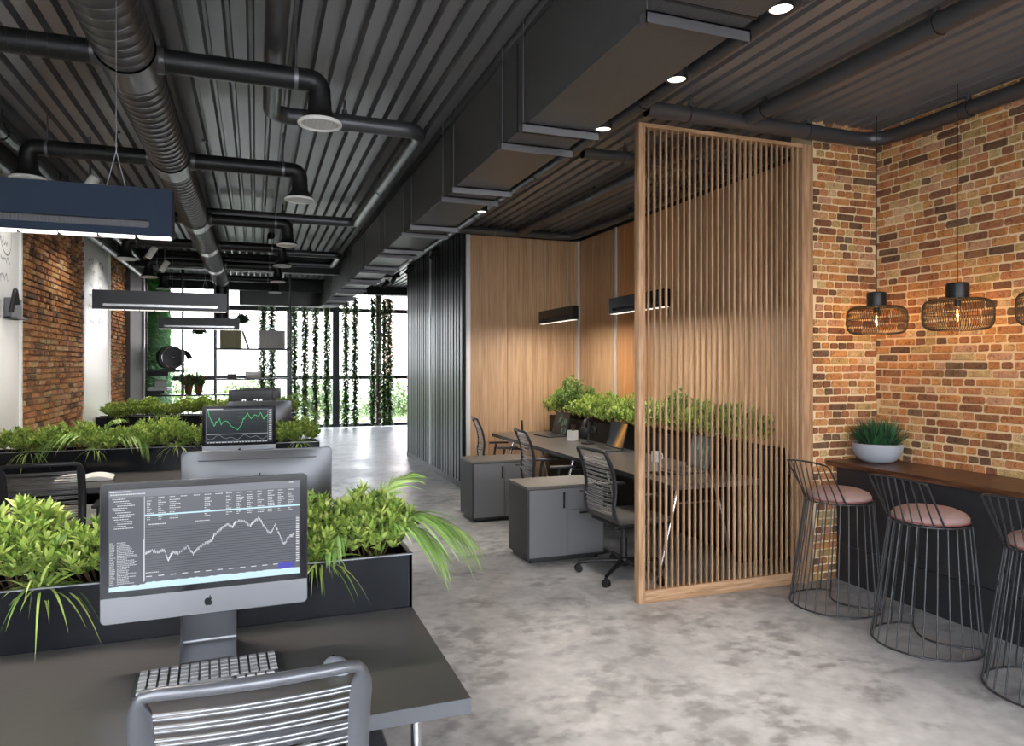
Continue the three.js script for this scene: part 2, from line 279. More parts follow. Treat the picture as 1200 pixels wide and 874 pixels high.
{ // left wall claddings
  const brick = (z0, z1) => { const w = structGroup('wall_left_brick'); M('mortar', bx(XL - 0.05, XL - 0.012, 0, 3.2, z1, z0), mat.mortar, w); brickPart(w, layBricks(z0 - z1, 0.6, 3.2), { at: [XL, 0, z0], turn: PI / 2 }, 1.6); };
  brick(-7.24, -9.57); brick(-11.2, -12.42);
  struct('wall_left_top', bx(XL - 0.05, XL + 0.02, 3.2, 3.5, -18.4, -6.0), mat.darkWall);
  const scr = (n) => canvasTex(512, 512, (g, w, h) => {
    g.fillStyle = '#e4e4e2'; g.fillRect(0, 0, w, h); g.strokeStyle = '#55585c'; g.lineWidth = 2.2;
    for (let k = 0; k < n; k++) { let x = 90 + (k % 2) * 190 + rnd() * 30, y = 40 + (k >> 1) * 24 + rnd() * 6; g.beginPath(); g.moveTo(x, y); for (let i = 0; i < 14; i++) { x += 3 + rnd() * 8; g.lineTo(x, y + (rnd() - 0.5) * 13); } g.stroke(); }
    g.beginPath(); g.ellipse(350, 70, 70, 34, 0.2, 0, 7); g.stroke();
  });
  const wb = (z0, z1, n, label) => {
    const t = thing('whiteboard', label, 'whiteboard', [XL, 0, 0]);
    const m = S(0xffffff, 0.3, 0, { map: scr(n) });
    const g = new THREE.PlaneGeometry(z0 - z1 - 0.04, 3.1).rotateY(PI / 2).translate(0.012, 1.6, (z0 + z1) / 2);
    M('panel', bx(-0.05, 0.01, 0.05, 3.2, z1, z0), mat.board, t); M('writing_surface', g, m, t);
    M('edge_trim', [bx(-0.02, 0.03, 0.05, 3.2, z1, z1 + 0.035), bx(-0.02, 0.03, 0.05, 3.2, z0 - 0.035, z0)], mat.white, t);
    return t;
  };
  wb(-6.0, -7.24, 10, 'tall whiteboard with scribbles and a grey magnetic tray'); wb(-9.57, -11.2, 12, 'tall whiteboard with handwriting between two brick panels');
  let t = thing('marker_tray', 'grey metal tray with black pen clip on whiteboard', 'tray', [XL + 0.015, 1.98, -6.93]);
  M('tray', [bx(0, 0.05, 0, 0.17, -0.16, 0.12, 0.004), bx(0, 0.09, 0, 0.015, -0.16, 0.12)], S(0x77777a, 0.5, 0.3), t); M('clip', sweep(bent([[0.05, 0.05, 0.13], [0.08, 0.22, 0.13], [0.05, 0.24, 0.02], [0.06, 0.12, 0.0]], 0.05), 0.02, 8), mat.blackPlastic, t);
  t = thing('door_handle_plate', 'small black holder stuck on the white panel between brick strips', 'holder', [XL + 0.015, 2.42, -10.35]);
  M('plate', bx(0, 0.04, -0.08, 0.08, -0.05, 0.05, 0.01), mat.blackPlastic, t); M('lip', bx(0.04, 0.07, -0.08, -0.05, -0.05, 0.05, 0.01), mat.blackPlastic, t);
  struct('wall_left_column', bx(XL - 0.05, XL + 0.09, 0, 3.5, -13.68, -12.42), S(0x3a3130, 0.55));
  struct('trim_1', bx(XL - 0.05, XL + 0.12, 0, 3.5, -13.78, -13.68), S(0x9a9b9c, 0.4, 0.2));
}
// wood corner
{
  const b = structGroup('wall_back'); M('backing', bx(2.5, 4.3, 0, HC, -8.85, -8.7), mat.darkWall, b);
  let x = 2.585; for (const w of [0.52, 0.52, 0.5]) { M('panel', muv(bx(x, x + w - 0.004, 0.02, 3.27, -8.7, -8.66, 0.003), false, x * 1.7), mat.woodWall, b); x += w; }
  const r = structGroup('wall_right_rear'); M('backing', bx(4.17, 4.3, 0, HC, -8.7, -4.3), mat.darkWall, r);
  let z = -8.64, i = 0; for (const w of [1.06, 0.8, 0.8, 0.82, 0.84]) { M('panel', muv(bx(4.13, 4.17, 0.02, 3.27, z, z + w - 0.004, 0.003), false, z * 1.3), i++ === 1 ? mat.woodOrange : mat.woodWall, r); z += w; }
  struct('trim_2', [bx(2.53, 2.585, 0, 3.27, -8.68, -8.63)], mat.trim);
  struct('trim_3', [bx(4.1, 4.13, 0, 3.27, -8.66, -8.62)], mat.trim);
  struct('trim_4', [bx(4.11, 4.13, 0, 3.27, -7.6, -7.57)], mat.trim);
  struct('wall_right_far', bx(4.5, 4.7, 0, HC, ZF, -12.2), mat.plaster);
  // dark ribbed storage block
  const c = structGroup('wall_storage'); M('backing', [bx(2.512, 4.5, 0, HC, -12.2, -8.86), bx(2.512, 2.55, 0, HC, -8.86, -8.66)], mat.clad, c);
  for (const [z0, z1] of [[-8.68, -10.42], [-10.47, -12.2]]) { const gs = []; for (let q = z0; q > z1 + 0.02; q -= 0.145) gs.push(bx(2.488, 2.514, 0.08, HC, Math.max(q - 0.1, z1), q, 0.006)); stuff(M('ribs', gs, mat.clad, c)); }
  M('joint_strip', bx(2.484, 2.514, 0.08, HC, -10.465, -10.425), mat.trim, c);
  M('skirting', bx(2.49, 2.52, 0, 0.08, -12.2, -8.66), mat.ductDark, c);
}
// cross beams
for (const z of [-12.9, -16.2]) {
  const t = tag(M('steel_beam', [bx(XL, z < -14 ? 4.5 : 2.5, 3.42, 3.45, z - 0.09, z + 0.09), bx(XL, z < -14 ? 4.5 : 2.5, 3.2, 3.23, z - 0.09, z + 0.09), bx(XL, z < -14 ? 4.5 : 2.5, 3.22, 3.5, z - 0.012, z + 0.012)], mat.beam), z < -14 ? 'dark steel ceiling beam just before the big windows' : 'dark steel ceiling beam past the end of the brick strip', 'beam');
}
// ---------- ducts and pipes ----------
{
  const t = thing('spiral_duct', 'ribbed round spiral duct with side branches and bell vents', 'duct', [-0.62, 3.2, 0]);
  const pr = []; let z = 1.5;
  while (z > -14.2) { pr.push([0.137, z], [0.137, z - 0.07], [0.1445, z - 0.078], [0.1445, z - 0.088], [0.137, z - 0.096]); z -= 0.098; }
  const g = lathe(pr.map(([r, q]) => [r, -q]), 36); g.rotateX(-PI / 2);   // y -> -z
  M('trunk', g, mat.duct, t);
  M('end_elbow', [sweep(bent([[0, 0, -14.15], [0, 0, -14.45], [0, -0.75, -14.45]], 0.25), 0.135, 24)], mat.ductDark, t);
  for (const bz of [-4.1, -6.05, -8.4, -10.2, -12.2, -14.0]) {
    M('saddle', sweep([[0, 0, bz + 0.14], [0, 0, bz - 0.14]], (q, k) => 0.147, 28), mat.duct, t);
    for (const s of [-1, 1]) {
      const xe = s > 0 ? 0.96 : -0.95, b = M('branch', sweep(bent([[s * 0.1, 0, bz], [xe, 0, bz], [xe, -0.14, bz]], 0.12), 0.061, 18), mat.ductDark, t);
      stuff(M('seam_ring', Array.from({ length: 8 }, (_, k) => sweep([[s * (0.18 + k * 0.085), 0, bz], [s * (0.184 + k * 0.085), 0, bz]], 0.0628, 18)), mat.ductDark, b));
      M('collar', sweep([[s * 0.13, 0, bz], [s * 0.17, 0, bz]], 0.07, 18), mat.duct, b);
      M('hanger_strap', [sweep([[s * 0.82, 0, bz], [s * 0.84, 0, bz]], 0.066, 18), rod([s * 0.83, 0.06, bz], [s * 0.83, 0.3, bz], 0.005)], mat.hanger, b);
      const v = M('bell_vent', lathe([[0.062, 0], [0.064, -0.02], [0.066, -0.06], [0.085, -0.095], [0.118, -0.125], [0.12, -0.135], [0.114, -0.135]], 28).translate(xe, -0.1, bz), mat.ductDark, t);
      M('rim', new THREE.TorusGeometry(0.112, 0.012, 8, 30).rotateX(PI / 2).translate(xe, -0.237, bz), mat.white, v);
      const cells = [bx(-0.1, 0.1, -0.001, 0.001, -0.1, 0.1)], gr = [];
      for (let k = -7; k <= 7; k++) { const q = k * 0.0135, L = Math.sqrt(0.104 ** 2 - q * q); gr.push(box(0.004, 0.006, 2 * L, q, 0, 0), box(2 * L, 0.006, 0.004, 0, 0, q)); }
      M('grille', [...gr, new THREE.CircleGeometry(0.104, 24).rotateX(PI / 2).translate(0, 0.006, 0)].map((q) => q.translate(xe, -0.235, bz)), mat.whiteGrille, v);
    }
  }
}
{
  const t = thing('rectangular_duct', 'long rectangular charcoal air duct on trapeze hangers', 'duct', [0, 0, 0]);
  const x0 = 1.4, x1 = 1.8, y0 = 2.925, y1 = 3.42;
  const joints = [-0.9, -2.2, -3.74, -5.2, -6.74, -8.2, -9.7, -11.2, -12.7, -14.2, -15.7]; let a = 2.6;
  for (const j of joints) { M('section', bx(x0, x1, y0, y1, j + 0.006, a, 0.004), mat.ductFlat, t); M('flange', bx(x0 - 0.002, x1 + 0.002, y0 - 0.002, y1 + 0.002, j - 0.008, j + 0.008), mat.ductDark, t); a = j - 0.006; }
  const s = new THREE.Shape(); s.moveTo(x1, 15.7); s.lineTo(x1, 16.55); s.absarc(x1 - 0.45, 16.55, 0.45, 0, PI / 2); s.lineTo(-0.35, 17.0); s.lineTo(-0.35, 16.6); s.lineTo(x0 - 0.3, 16.6); s.absarc(x0 - 0.3, 16.3, 0.3, PI / 2, 0, true); s.lineTo(x0, 15.7);
  M('corner_section', extrude(s, y1 - y0).rotateX(-PI / 2).translate(0, y0, 0), mat.ductFlat, t);
  for (const z of [-0.55, -0.9, -1.95, -2.28, -3.58, -3.93, -5.03, -5.35, -6.54, -6.94, -8.0, -8.4, -9.5, -9.9, -11.0, -11.4, -12.5, -12.9, -14.0, -14.4, -15.5]) {
    const b = M('hanger_bar', [bx(x0 - 0.035, x1 + 0.04, y0 - 0.048, y0 - 0.003, z - 0.004, z), bx(x0 - 0.035, x1 + 0.04, y0 - 0.009, y0 - 0.003, z - 0.045, z), bx(x0 - 0.035, x0 - 0.03, y0 - 0.048, y0 - 0.003, z - 0.045, z), bx(x1 + 0.035, x1 + 0.04, y0 - 0.048, y0 - 0.003, z - 0.045, z)], mat.hanger, t);
    M('hanger_rod', [rod([x0 - 0.018, y0 - 0.04, z - 0.022], [x0 - 0.018, 3.52, z - 0.022], 0.004), rod([x1 + 0.022, y0 - 0.04, z - 0.022], [x1 + 0.022, 3.52, z - 0.022], 0.004), cyl(0.01, 0.01, 0.015, 6, x0 - 0.018, y0 - 0.03, z - 0.022), cyl(0.01, 0.01, 0.015, 6, x1 + 0.022, y0 - 0.03, z - 0.022)], mat.hanger, b);
  }
}
function pipe(label, pts, r, hangers, bend = 0.16) {
  const t = thing('ceiling_pipe', label, 'pipe');
  M('pipe_run', sweep(bent(pts, bend, 9), r, 20), mat.pipe, t);
  for (const [x, y, z, ax] of hangers) {
    const d = ax === 'x' ? [[x - 0.025, y, z], [x + 0.025, y, z]] : [[x, y, z + 0.025], [x, y, z - 0.025]];
    M('hanger', [sweep(d, r + 0.006, 20), rod([x, y + r, z], [x, 3.53, z], 0.009, 8), cyl(0.02, 0.02, 0.03, 8, x, y + r, z)], mat.pipe, t);
  }
  return t;
}
const rep = (a, b, n, f) => Array.from({ length: n }, (_, k) => f(a + (b - a) * k / Math.max(1, n - 1)));
pipe('straight dark pipe beside the rectangular duct carrying track spotlights', [[2.33, 3.28, 2.5], [2.33, 3.28, -14.5]], 0.048, rep(1.5, -13, 9, (z) => [2.33, 3.28, z, 'z']));
pipe('grey pipe over the slatted screen bending along the brick wall', [[2.41, 3.28, -4.17], [4.4, 3.28, -4.17].map((q, i) => i === 2 ? -4.02 : q), [4.4, 3.28, 2.5]].map((p, i) => i === 0 ? [2.41, 3.28, -4.02] : p), 0.052, [[3.75, 3.28, -4.02, 'x'], [4.4, 3.28, -3.3, 'z'], [4.4, 3.28, -2.5, 'z'], [2.75, 3.28, -4.02, 'x']], 0.22);
pipe('grey pipe crossing the side ceiling above the cage pendants', [[3.2, 3.3, 2.5], [3.2, 3.3, -8.4]], 0.055, rep(1.2, -7.6, 8, (z) => [3.2, 3.3, z, 'z']));
pipe('dark pipe running round the top of the wood panelled corner', [[2.4, 3.3, -8.52], [3.98, 3.3, -8.52], [3.98, 3.3, -4.4]], 0.045, [[2.9, 3.3, -8.52, 'x'], [3.98, 3.3, -7, 'z'], [3.98, 3.3, -5.4, 'z']], 0.25);
pipe('dark cross pipe behind the top of the slatted screen', [[2.42, 3.27, -5.0], [3.9, 3.27, -5.0]], 0.045, [[2.8, 3.27, -5.0, 'x']]);
pipe('dark pipe with square bends passing behind the spiral duct branches', [[0.1, 3.34, 2.5], [0.1, 3.34, -5.15], [1.16, 3.34, -5.15], [1.16, 3.34, -8.75], [-1.6, 3.34, -8.75]], 0.058, [[0.1, 3.34, -2.4, 'z'], [0.6, 3.34, -5.15, 'x'], [1.16, 3.34, -7, 'z'], [0.3, 3.34, -8.75, 'x']], 0.14);
pipe('dark pipe with a short drop near the far beam', [[0.2, 3.44, -10.6], [0.2, 3.33, -11.4], [1.25, 3.33, -11.4], [1.25, 3.33, -12.6], [-1.7, 3.33, -12.6]], 0.05, [[0.8, 3.33, -11.4, 'x']], 0.1);
pipe('upper dark pipe along the whiteboard wall', [[-1.78, 3.32, 2.5], [-1.78, 3.32, -13.5]], 0.05, rep(1.5, -12, 8, (z) => [-1.78, 3.32, z, 'z']));
pipe('lower pale pipe along the whiteboard wall', [[-1.84, 3.12, 2.5], [-1.84, 3.12, -13.5]], 0.035, rep(1.5, -12, 8, (z) => [-1.84, 3.12, z, 'z']));

// downlights beside the rectangular duct
for (const [z, w] of [[-2.33, 'over the stools'], [-3.09, 'between duct and pipe'], [-3.9, 'beside the slatted screen'], [-1.5, 'at the room end'], [-6.4, 'by the low cabinets']]) {
  const t = thing('downlight', 'round black downlight beside the rectangular duct', 'light', [2.03, 3.06, z], 0, 'downlights beside the duct');
  M('housing', [lathe([[0.048, 0], [0.055, 0], [0.055, 0.14], [0.0, 0.14]], 24), rod([0, 0.13, 0], [0, 0.46, 0], 0.012, 8)], mat.blackPlastic, t);
  M('lens', lathe([[0, 0.012], [0.03, 0.011], [0.047, 0.006]], 24), mat.spotGlow, t);
  const l = new THREE.SpotLight(0xfff4e8, 8, 0, 0.5, 0.6, 2); l.position.set(0, -0.01, 0); l.target.position.set(0, -3, 0); l.castShadow = true; l.shadow.radius = 2; t.add(l, l.target);
}
function trackSpot(x, y, z, turn) {
  const t = thing('track_spotlight', 'small black swivelling spotlight on the far pipe near the storage wall', 'light', [x, y, z], turn, 'track spotlights');
  M('stem', rod([0, 0, 0], [0, 0.12, 0], 0.012, 8), mat.blackPlastic, t);
  M('head', lathe([[0, -0.09], [0.04, -0.08], [0.045, 0.08], [0.03, 0.085], [0, 0.07]], 20).rotateX(0.9), mat.blackPlastic, t);
}
for (const [z, a] of [[-9.5, 0.4], [-11.2, 0.8], [-12.6, 0.2], [-13.4, 1.2]]) trackSpot(2.33, 3.13, z, a);

for (const [z, w] of [[-6.7, 'the scribbled whiteboard'], [-8.4, 'the wide brick panel'], [-10.4, 'the white panel between bricks'], [-11.8, 'the narrow brick strip']]) {
  const t = thing('wall_washer', 'white cylinder spotlight aimed at ' + w, 'light', [-1.3, 3.1, z]);
  M('stem', rod([0, 0.03, 0], [0, 0.4, 0], 0.01, 8), mat.hanger, t);
  const hd = M('head', lathe([[0.036, -0.1], [0.042, -0.1], [0.042, 0.07], [0.03, 0.08], [0, 0.08]], 20).rotateZ(-0.55), mat.white, t); M('lens', new THREE.CircleGeometry(0.036, 20).rotateX(PI / 2).translate(0, -0.092, 0).rotateZ(-0.55), mat.spotGlow, hd);
  const l = new THREE.SpotLight(0xfffaf2, 2.5, 0, 1.1, 1, 2); l.position.set(-0.055, -0.09, 0); l.target.position.set(-0.65, -1.3, 0); l.castShadow = true; l.shadow.radius = 2; t.add(l, l.target);
}
// ---------- linear pendants ----------
function linearLamp(label, at, turn, body, light, group) {
  const L = 1.0, t = thing('linear_pendant', label, 'lamp', at, turn, group);
  const sh = roundRect(L, 0.155, 0.006), slot = new THREE.Path(); const w = L - 0.16, r = 0.0125, y = -0.04;
  slot.moveTo(-w / 2, y - r); slot.absarc(-w / 2, y, r, PI * 1.5, PI / 2, true); slot.lineTo(w / 2, y + r); slot.absarc(w / 2, y, r, PI / 2, -PI / 2, true); slot.lineTo(-w / 2, y - r); sh.holes.push(slot);
  M('housing', [extrude(sh, 0.006).translate(0, 0, 0.029), extrude(sh, 0.006).translate(0, 0, -0.035), bx(-L / 2, L / 2, 0.07, 0.0775, -0.03, 0.03), bx(-L / 2, -L / 2 + 0.006, -0.0775, 0.0775, -0.03, 0.03), bx(L / 2 - 0.006, L / 2, -0.0775, 0.0775, -0.03, 0.03)], body, t);
  if (body === mat.lampGrey) M('slot_strip', bx(-L / 2 + 0.05, L / 2 - 0.05, -0.05, -0.03, -0.014, 0.014), mat.slotMetal, t);
  else { const fins = [bx(-L / 2 + 0.05, L / 2 - 0.05, -0.054, -0.026, -0.018, 0.018)]; for (let k = 0; k < 84; k++) fins.push(bx(-0.42 + k * 0.01, -0.4165 + k * 0.01, -0.053, -0.027, -0.0195, 0.0195)); stuff(M('slot_insert', fins, mat.blackPlastic, t)); }  // black ribbed insert fills the slot
  for (let k = 0; k < 9; k++) { const x = -L / 2 + 0.055 + k * 0.111; M('lens', bx(x - 0.05, x + 0.05, -0.082, -0.068, -0.026, 0.026, 0.004), mat.lampGlow, t); }
  for (const s of [-1, 1]) M('suspension_wire', [rod([s * 0.36, 0.07, 0], [s * 0.33, 0.2, 0], 0.0015, 5), rod([s * 0.3, 0.07, 0], [s * 0.33, 0.2, 0], 0.0015, 5), rod([s * 0.33, 0.2, 0], [s * 0.33, HC - at[1], 0], 0.0015, 5), cyl(0.025, 0.025, 0.015, 12, s * 0.33, HC - at[1] - 0.015, 0)], mat.hanger, t);
  const q = new THREE.RectAreaLight(0xfff4e6, light, L - 0.06, 0.05); q.position.set(0, -0.085, 0); q.lookAt(0, -10, 0); q.rotation.set(-PI / 2, 0, 0); t.add(q);
  return t;
}
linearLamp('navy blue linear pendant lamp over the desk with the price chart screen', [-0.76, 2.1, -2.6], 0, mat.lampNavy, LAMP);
linearLamp('grey linear pendant lamp over the desk with the open book', [-0.735, 2.125, -6.47], 0, mat.lampGrey, LAMP);
linearLamp('grey linear pendant lamp over the desk with the clock screen', [-0.71, 2.15, -10.3], 0, mat.lampGrey, LAMP);
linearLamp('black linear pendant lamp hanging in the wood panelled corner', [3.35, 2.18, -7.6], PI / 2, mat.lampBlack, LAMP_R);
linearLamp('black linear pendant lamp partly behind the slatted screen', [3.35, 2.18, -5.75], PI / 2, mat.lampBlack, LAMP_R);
// ---------- plants ----------
class Foliage {
  constructor() { this.p = []; this.c = []; this.i = []; }
  blade(o, dir, len, wid, droop, col, segs = 3, shape = 0.45, side = null) {
    dir = dir.clone().normalize(); let s = side ? side.clone() : dir.clone().cross(V(rnd() - 0.5, 1, rnd() - 0.5)); if (s.lengthSq() < 1e-4) s = V(1, 0, 0); s.normalize();
    const b = this.p.length / 3;
    for (let k = 0; k <= segs; k++) {
      const t = k / segs, w = wid / 2 * (t < shape ? 0.35 + 0.65 * Math.sin(t / shape * PI / 2) : Math.cos((t - shape) / (1 - shape) * PI / 2)), x = o.x + dir.x * len * t, y = o.y + dir.y * len * t - droop * len * t * t, z = o.z + dir.z * len * t, f = 0.9 + 0.2 * t;
      if (k === segs) { this.p.push(x, y, z); this.c.push(col[0] * f, col[1] * f, col[2] * f); }
      else { this.p.push(x + s.x * w, y + s.y * w, z + s.z * w, x - s.x * w, y - s.y * w, z - s.z * w); for (let q = 0; q < 2; q++) this.c.push(col[0] * f, col[1] * f, col[2] * f); }
    }
    for (let k = 0; k < segs; k++) { const a = b + 2 * k; if (k === segs - 1) this.i.push(a, a + 1, a + 2); else this.i.push(a, a + 1, a + 2, a + 1, a + 3, a + 2); }
  }
  build() {
    const g = new THREE.BufferGeometry(); g.setAttribute('position', new THREE.Float32BufferAttribute(this.p, 3)); g.setAttribute('color', new THREE.Float32BufferAttribute(this.c, 3)); g.setIndex(this.i); g.computeVertexNormals();
    g.setAttribute('uv', new THREE.BufferAttribute(new Float32Array(this.p.length / 3 * 2), 2)); return g;
  }
}
const lime = () => { const t = rnd(), b = rr(0.75, 1.15); return t < 0.16 ? [0.13 * b, 0.24 * b, 0.04 * b] : t < 0.7 ? [0.32 * b, 0.45 * b, 0.08 * b] : [0.52 * b, 0.62 * b, 0.16 * b]; };
const green = () => { const t = rnd(), b = rr(0.7, 1.2); return t < 0.5 ? [0.15 * b, 0.27 * b, 0.06 * b] : [0.28 * b, 0.4 * b, 0.11 * b]; };
const dirUp = (spread) => { const a = rnd() * 2 * PI, e = Math.sqrt(rnd()) * spread; return V(Math.sin(e) * Math.cos(a), Math.cos(e), Math.sin(e) * Math.sin(a)); };
function shrubGeo(h, R, stems, leaf, col, perRosette = 9, rosettes = 3) {   // leafy rosettes at the ends of branching stems
  const f = new Foliage(), st = [];
  for (let k = 0; k < stems; k++) {
    const a = rnd() * 2 * PI, q = Math.sqrt(rnd()), top = V(Math.cos(a) * R * q, h * (1 - 0.42 * q * q) * rr(0.72, 1.05), Math.sin(a) * R * q), root = V(top.x * 0.25, 0, top.z * 0.25);
    if (k % 4 === 0) st.push(sweep([root, root.clone().lerp(top, 0.5).add(V(0, 0.02, 0)), top], 0.0028, 4));
    const d = top.clone().sub(root).normalize();
    for (let j = 0; j < rosettes; j++) {
      const o = root.clone().lerp(top, 1 - j * 0.17).add(V(rr(-1, 1) * 0.014, 0, rr(-1, 1) * 0.014));
      for (let i = 0; i < perRosette; i++) {
        const al = i * 2.4 + rnd(), el = 0.25 + 0.95 * (i / perRosette) + rnd() * 0.2, n = V(Math.cos(al) * Math.sin(el), Math.cos(el), Math.sin(al) * Math.sin(el));
        n.addScaledVector(d, 0.35); const L = leaf * rr(0.7, 1.15);
        f.blade(o, n, L, L * 0.24, rr(0.0, 0.35), col(), 3, 0.5);
      }
    }
  }
  return [f.build(), st];
}
function spiderGeo(n, len, wid, col) { const f = new Foliage(); for (let k = 0; k < n; k++) { const d = dirUp(1.05); f.blade(V(rr(-1, 1) * 0.02, 0, rr(-1, 1) * 0.02), d, len * rr(0.6, 1.1), wid, rr(0.5, 1.25), col(), 7, 0.3); } return f.build(); }
function grassGeo(n, w, d, h, col) { const f = new Foliage(); for (let k = 0; k < n; k++) { const q = dirUp(0.8); f.blade(V(rr(-w, w), 0, rr(-d, d)), q, h * rr(0.5, 1.1), 0.008, rr(0.1, 0.6), col(), 4, 0.4); } return f.build(); }
const shrubVariants = [shrubGeo(0.25, 0.17, 95, 0.052, lime, 11), shrubGeo(0.22, 0.18, 90, 0.047, lime, 11), shrubGeo(0.27, 0.15, 88, 0.056, lime, 11)];
const spiderVariants = [spiderGeo(95, 0.23, 0.0085, lime), spiderGeo(80, 0.2, 0.009, lime)];
function shrub(at, k, turn, label, group, s = 1) {
  const t = thing('planter_shrub', label, 'plant', at, turn, group); stuff(M('leaves', shrubVariants[k][0], leafMat, t)); M('stems', shrubVariants[k][1], mat.stem, t); t.scale.setScalar(s); return t;
}
function spider(at, k, turn, label, group, s = 1) { const t = thing('spider_plant', label, 'plant', at, turn, group); stuff(M('leaves', spiderVariants[k], leafMat, t)); M('crown', lathe([[0.0, -0.02], [0.018, -0.02], [0.012, 0.03], [0, 0.03]], 8), mat.stem, t); t.scale.setScalar(s); return t; }
function palmFrond(parent, pts, leafLen, n, droop) {
  const c = new THREE.CatmullRomCurve3(pts.map((p) => V(...p))), f = new Foliage();
  const g = sweep(c.getPoints(14), (t) => 0.0035 * (1 - 0.75 * t), 5);
  for (let k = 0; k < n; k++) for (const s of [-1, 1]) {
    const t = 0.18 + 0.82 * k / n, o = c.getPoint(t), tan = c.getTangent(t), side = tan.clone().cross(V(0, 1, 0)).normalize().multiplyScalar(s);
    const d = side.multiplyScalar(0.62).addScaledVector(tan, 0.8).add(V(rr(-0.06, 0.06), rr(-0.22, 0.02), rr(-0.06, 0.06))).normalize(), q = rnd() < 0.5 ? [0.26, 0.46, 0.1] : [0.42, 0.58, 0.2], b = rr(0.8, 1.25);
    f.blade(o, d, leafLen * (0.45 + 0.75 * Math.sin(PI * (0.15 + 0.8 * t))) * rr(0.85, 1.12), 0.0095, droop * rr(0.7, 1.3), q.map((x) => x * b), 5, 0.3, tan.clone().addScaledVector(d, -tan.dot(d)).add(V(0, rr(-0.3, 0.3), 0)));
  }
  const m = M('frond', g, S(0x7c9a3a, 0.6), parent); stuff(M('leaflets', f.build(), leafMat, m)); return m;
}
// ---------- computers ----------
const MW = 0.555, MH = 0.392, CHIN = 0.072;
const appleShapes = (() => {
  const s = new THREE.Shape(); s.moveTo(0, 0.62); s.bezierCurveTo(0.22, 0.72, 0.42, 0.8, 0.64, 0.56); s.bezierCurveTo(0.36, 0.36, 0.38, -0.02, 0.74, -0.14); s.bezierCurveTo(0.62, -0.55, 0.42, -0.88, 0.24, -0.86);
  s.bezierCurveTo(0.1, -0.84, 0.08, -0.76, -0.04, -0.76); s.bezierCurveTo(-0.16, -0.76, -0.2, -0.86, -0.34, -0.86); s.bezierCurveTo(-0.6, -0.82, -0.9, -0.2, -0.78, 0.22); s.bezierCurveTo(-0.68, 0.66, -0.3, 0.76, 0, 0.62);
  const l = new THREE.Shape(); l.moveTo(0.02, 0.72); l.bezierCurveTo(0.02, 0.98, 0.2, 1.16, 0.38, 1.2); l.bezierCurveTo(0.4, 0.98, 0.22, 0.74, 0.02, 0.72); return [s, l];
})();
const appleGeo = (size, depth) => merge(appleShapes.map((s) => extrude(s, depth / size).scale(size, size, size)));
function shellGeo(w, h, bulge, n = 24) {
  const g = new THREE.PlaneGeometry(w, h, n, n), p = g.attributes.position;
  for (let i = 0; i < p.count; i++) { const u = p.getX(i) / (w / 2), v = p.getY(i) / (h / 2); p.setZ(i, bulge * (1 - Math.abs(u) ** 3) * (1 - Math.abs(v) ** 3)); }
  g.computeVertexNormals(); g.rotateY(PI); return g;
}
function computer(label, at, turn, screenTex, bright = 1, group) {   // all-in-one desktop; local +z is its front, base on the desk
  const t = thing('desktop_computer', label, 'computer', at, turn, group), y0 = 0.132, yc = y0 + MH / 2;
  M('case', [extrude(roundRect(MW, MH, 0.014), 0.006, 0.0015).translate(0, yc, -0.008)], mat.aluDark, t);
  const back = M('back_shell', shellGeo(MW - 0.006, MH - 0.006, 0.034).translate(0, yc, -0.0095), mat.aluDark, t);
  M('back_groove', bx(-MW / 2 + 0.06, MW / 2 - 0.06, yc + MH / 2 - 0.036, yc + MH / 2 - 0.033, -0.024, -0.011), mat.ductDark, back);
  M('logo', appleGeo(0.021, 0.0015).rotateY(PI).translate(0, yc + 0.085, -0.0405), mat.logo, back);
  const gl = new THREE.Shape(), x = MW / 2 - 0.0005, r = 0.013, ya = y0 + CHIN, yb = y0 + MH - 0.0005; gl.moveTo(-x, ya); gl.lineTo(x, ya); gl.lineTo(x, yb - r); gl.absarc(x - r, yb - r, r, 0, PI / 2); gl.lineTo(-x + r, yb); gl.absarc(-x + r, yb - r, r, PI / 2, PI); gl.lineTo(-x, ya);
  M('bezel', extrude(gl, 0.0012).translate(0, 0, -0.0004), mat.glassBlack, t);
  const ch = new THREE.Shape(), yd = y0 + 0.0005; ch.moveTo(-x, ya); ch.lineTo(-x, yd + r); ch.absarc(-x + r, yd + r, r, PI, PI * 1.5); ch.lineTo(x - r, yd); ch.absarc(x - r, yd + r, r, -PI / 2, 0); ch.lineTo(x, ya);
  const chin = M('chin', extrude(ch, 0.001).translate(0, 0, -0.0004), mat.alu, t);
  M('logo', appleGeo(0.0145, 0.0006).translate(0, y0 + CHIN / 2 - 0.001, 0.0006), mat.logo, chin);
  M('screen', new THREE.PlaneGeometry(MW - 0.042, MH - CHIN - 0.036).translate(0, y0 + CHIN + (MH - CHIN) / 2, 0.0012), new THREE.MeshStandardMaterial({ color: 0x08080a, roughness: 0.18, emissive: 0xffffff, emissiveMap: screenTex, emissiveIntensity: bright }), t);
  const st = new THREE.Shape(); st.moveTo(0.02, 0); st.lineTo(0.02, 0.005); st.lineTo(-0.105, 0.006); st.quadraticCurveTo(-0.118, 0.006, -0.116, 0.02); st.lineTo(-0.066, 0.24); st.lineTo(-0.06, 0.27); st.lineTo(-0.045, 0.27); st.lineTo(-0.058, 0.23); st.lineTo(-0.122, -0.0) ; st.lineTo(0.02, 0);
  M('stand', extrude(st, 0.15, 0.0008).rotateY(-PI / 2).translate(0.075, 0.001, 0.0), mat.alu, t);
  return t;
}
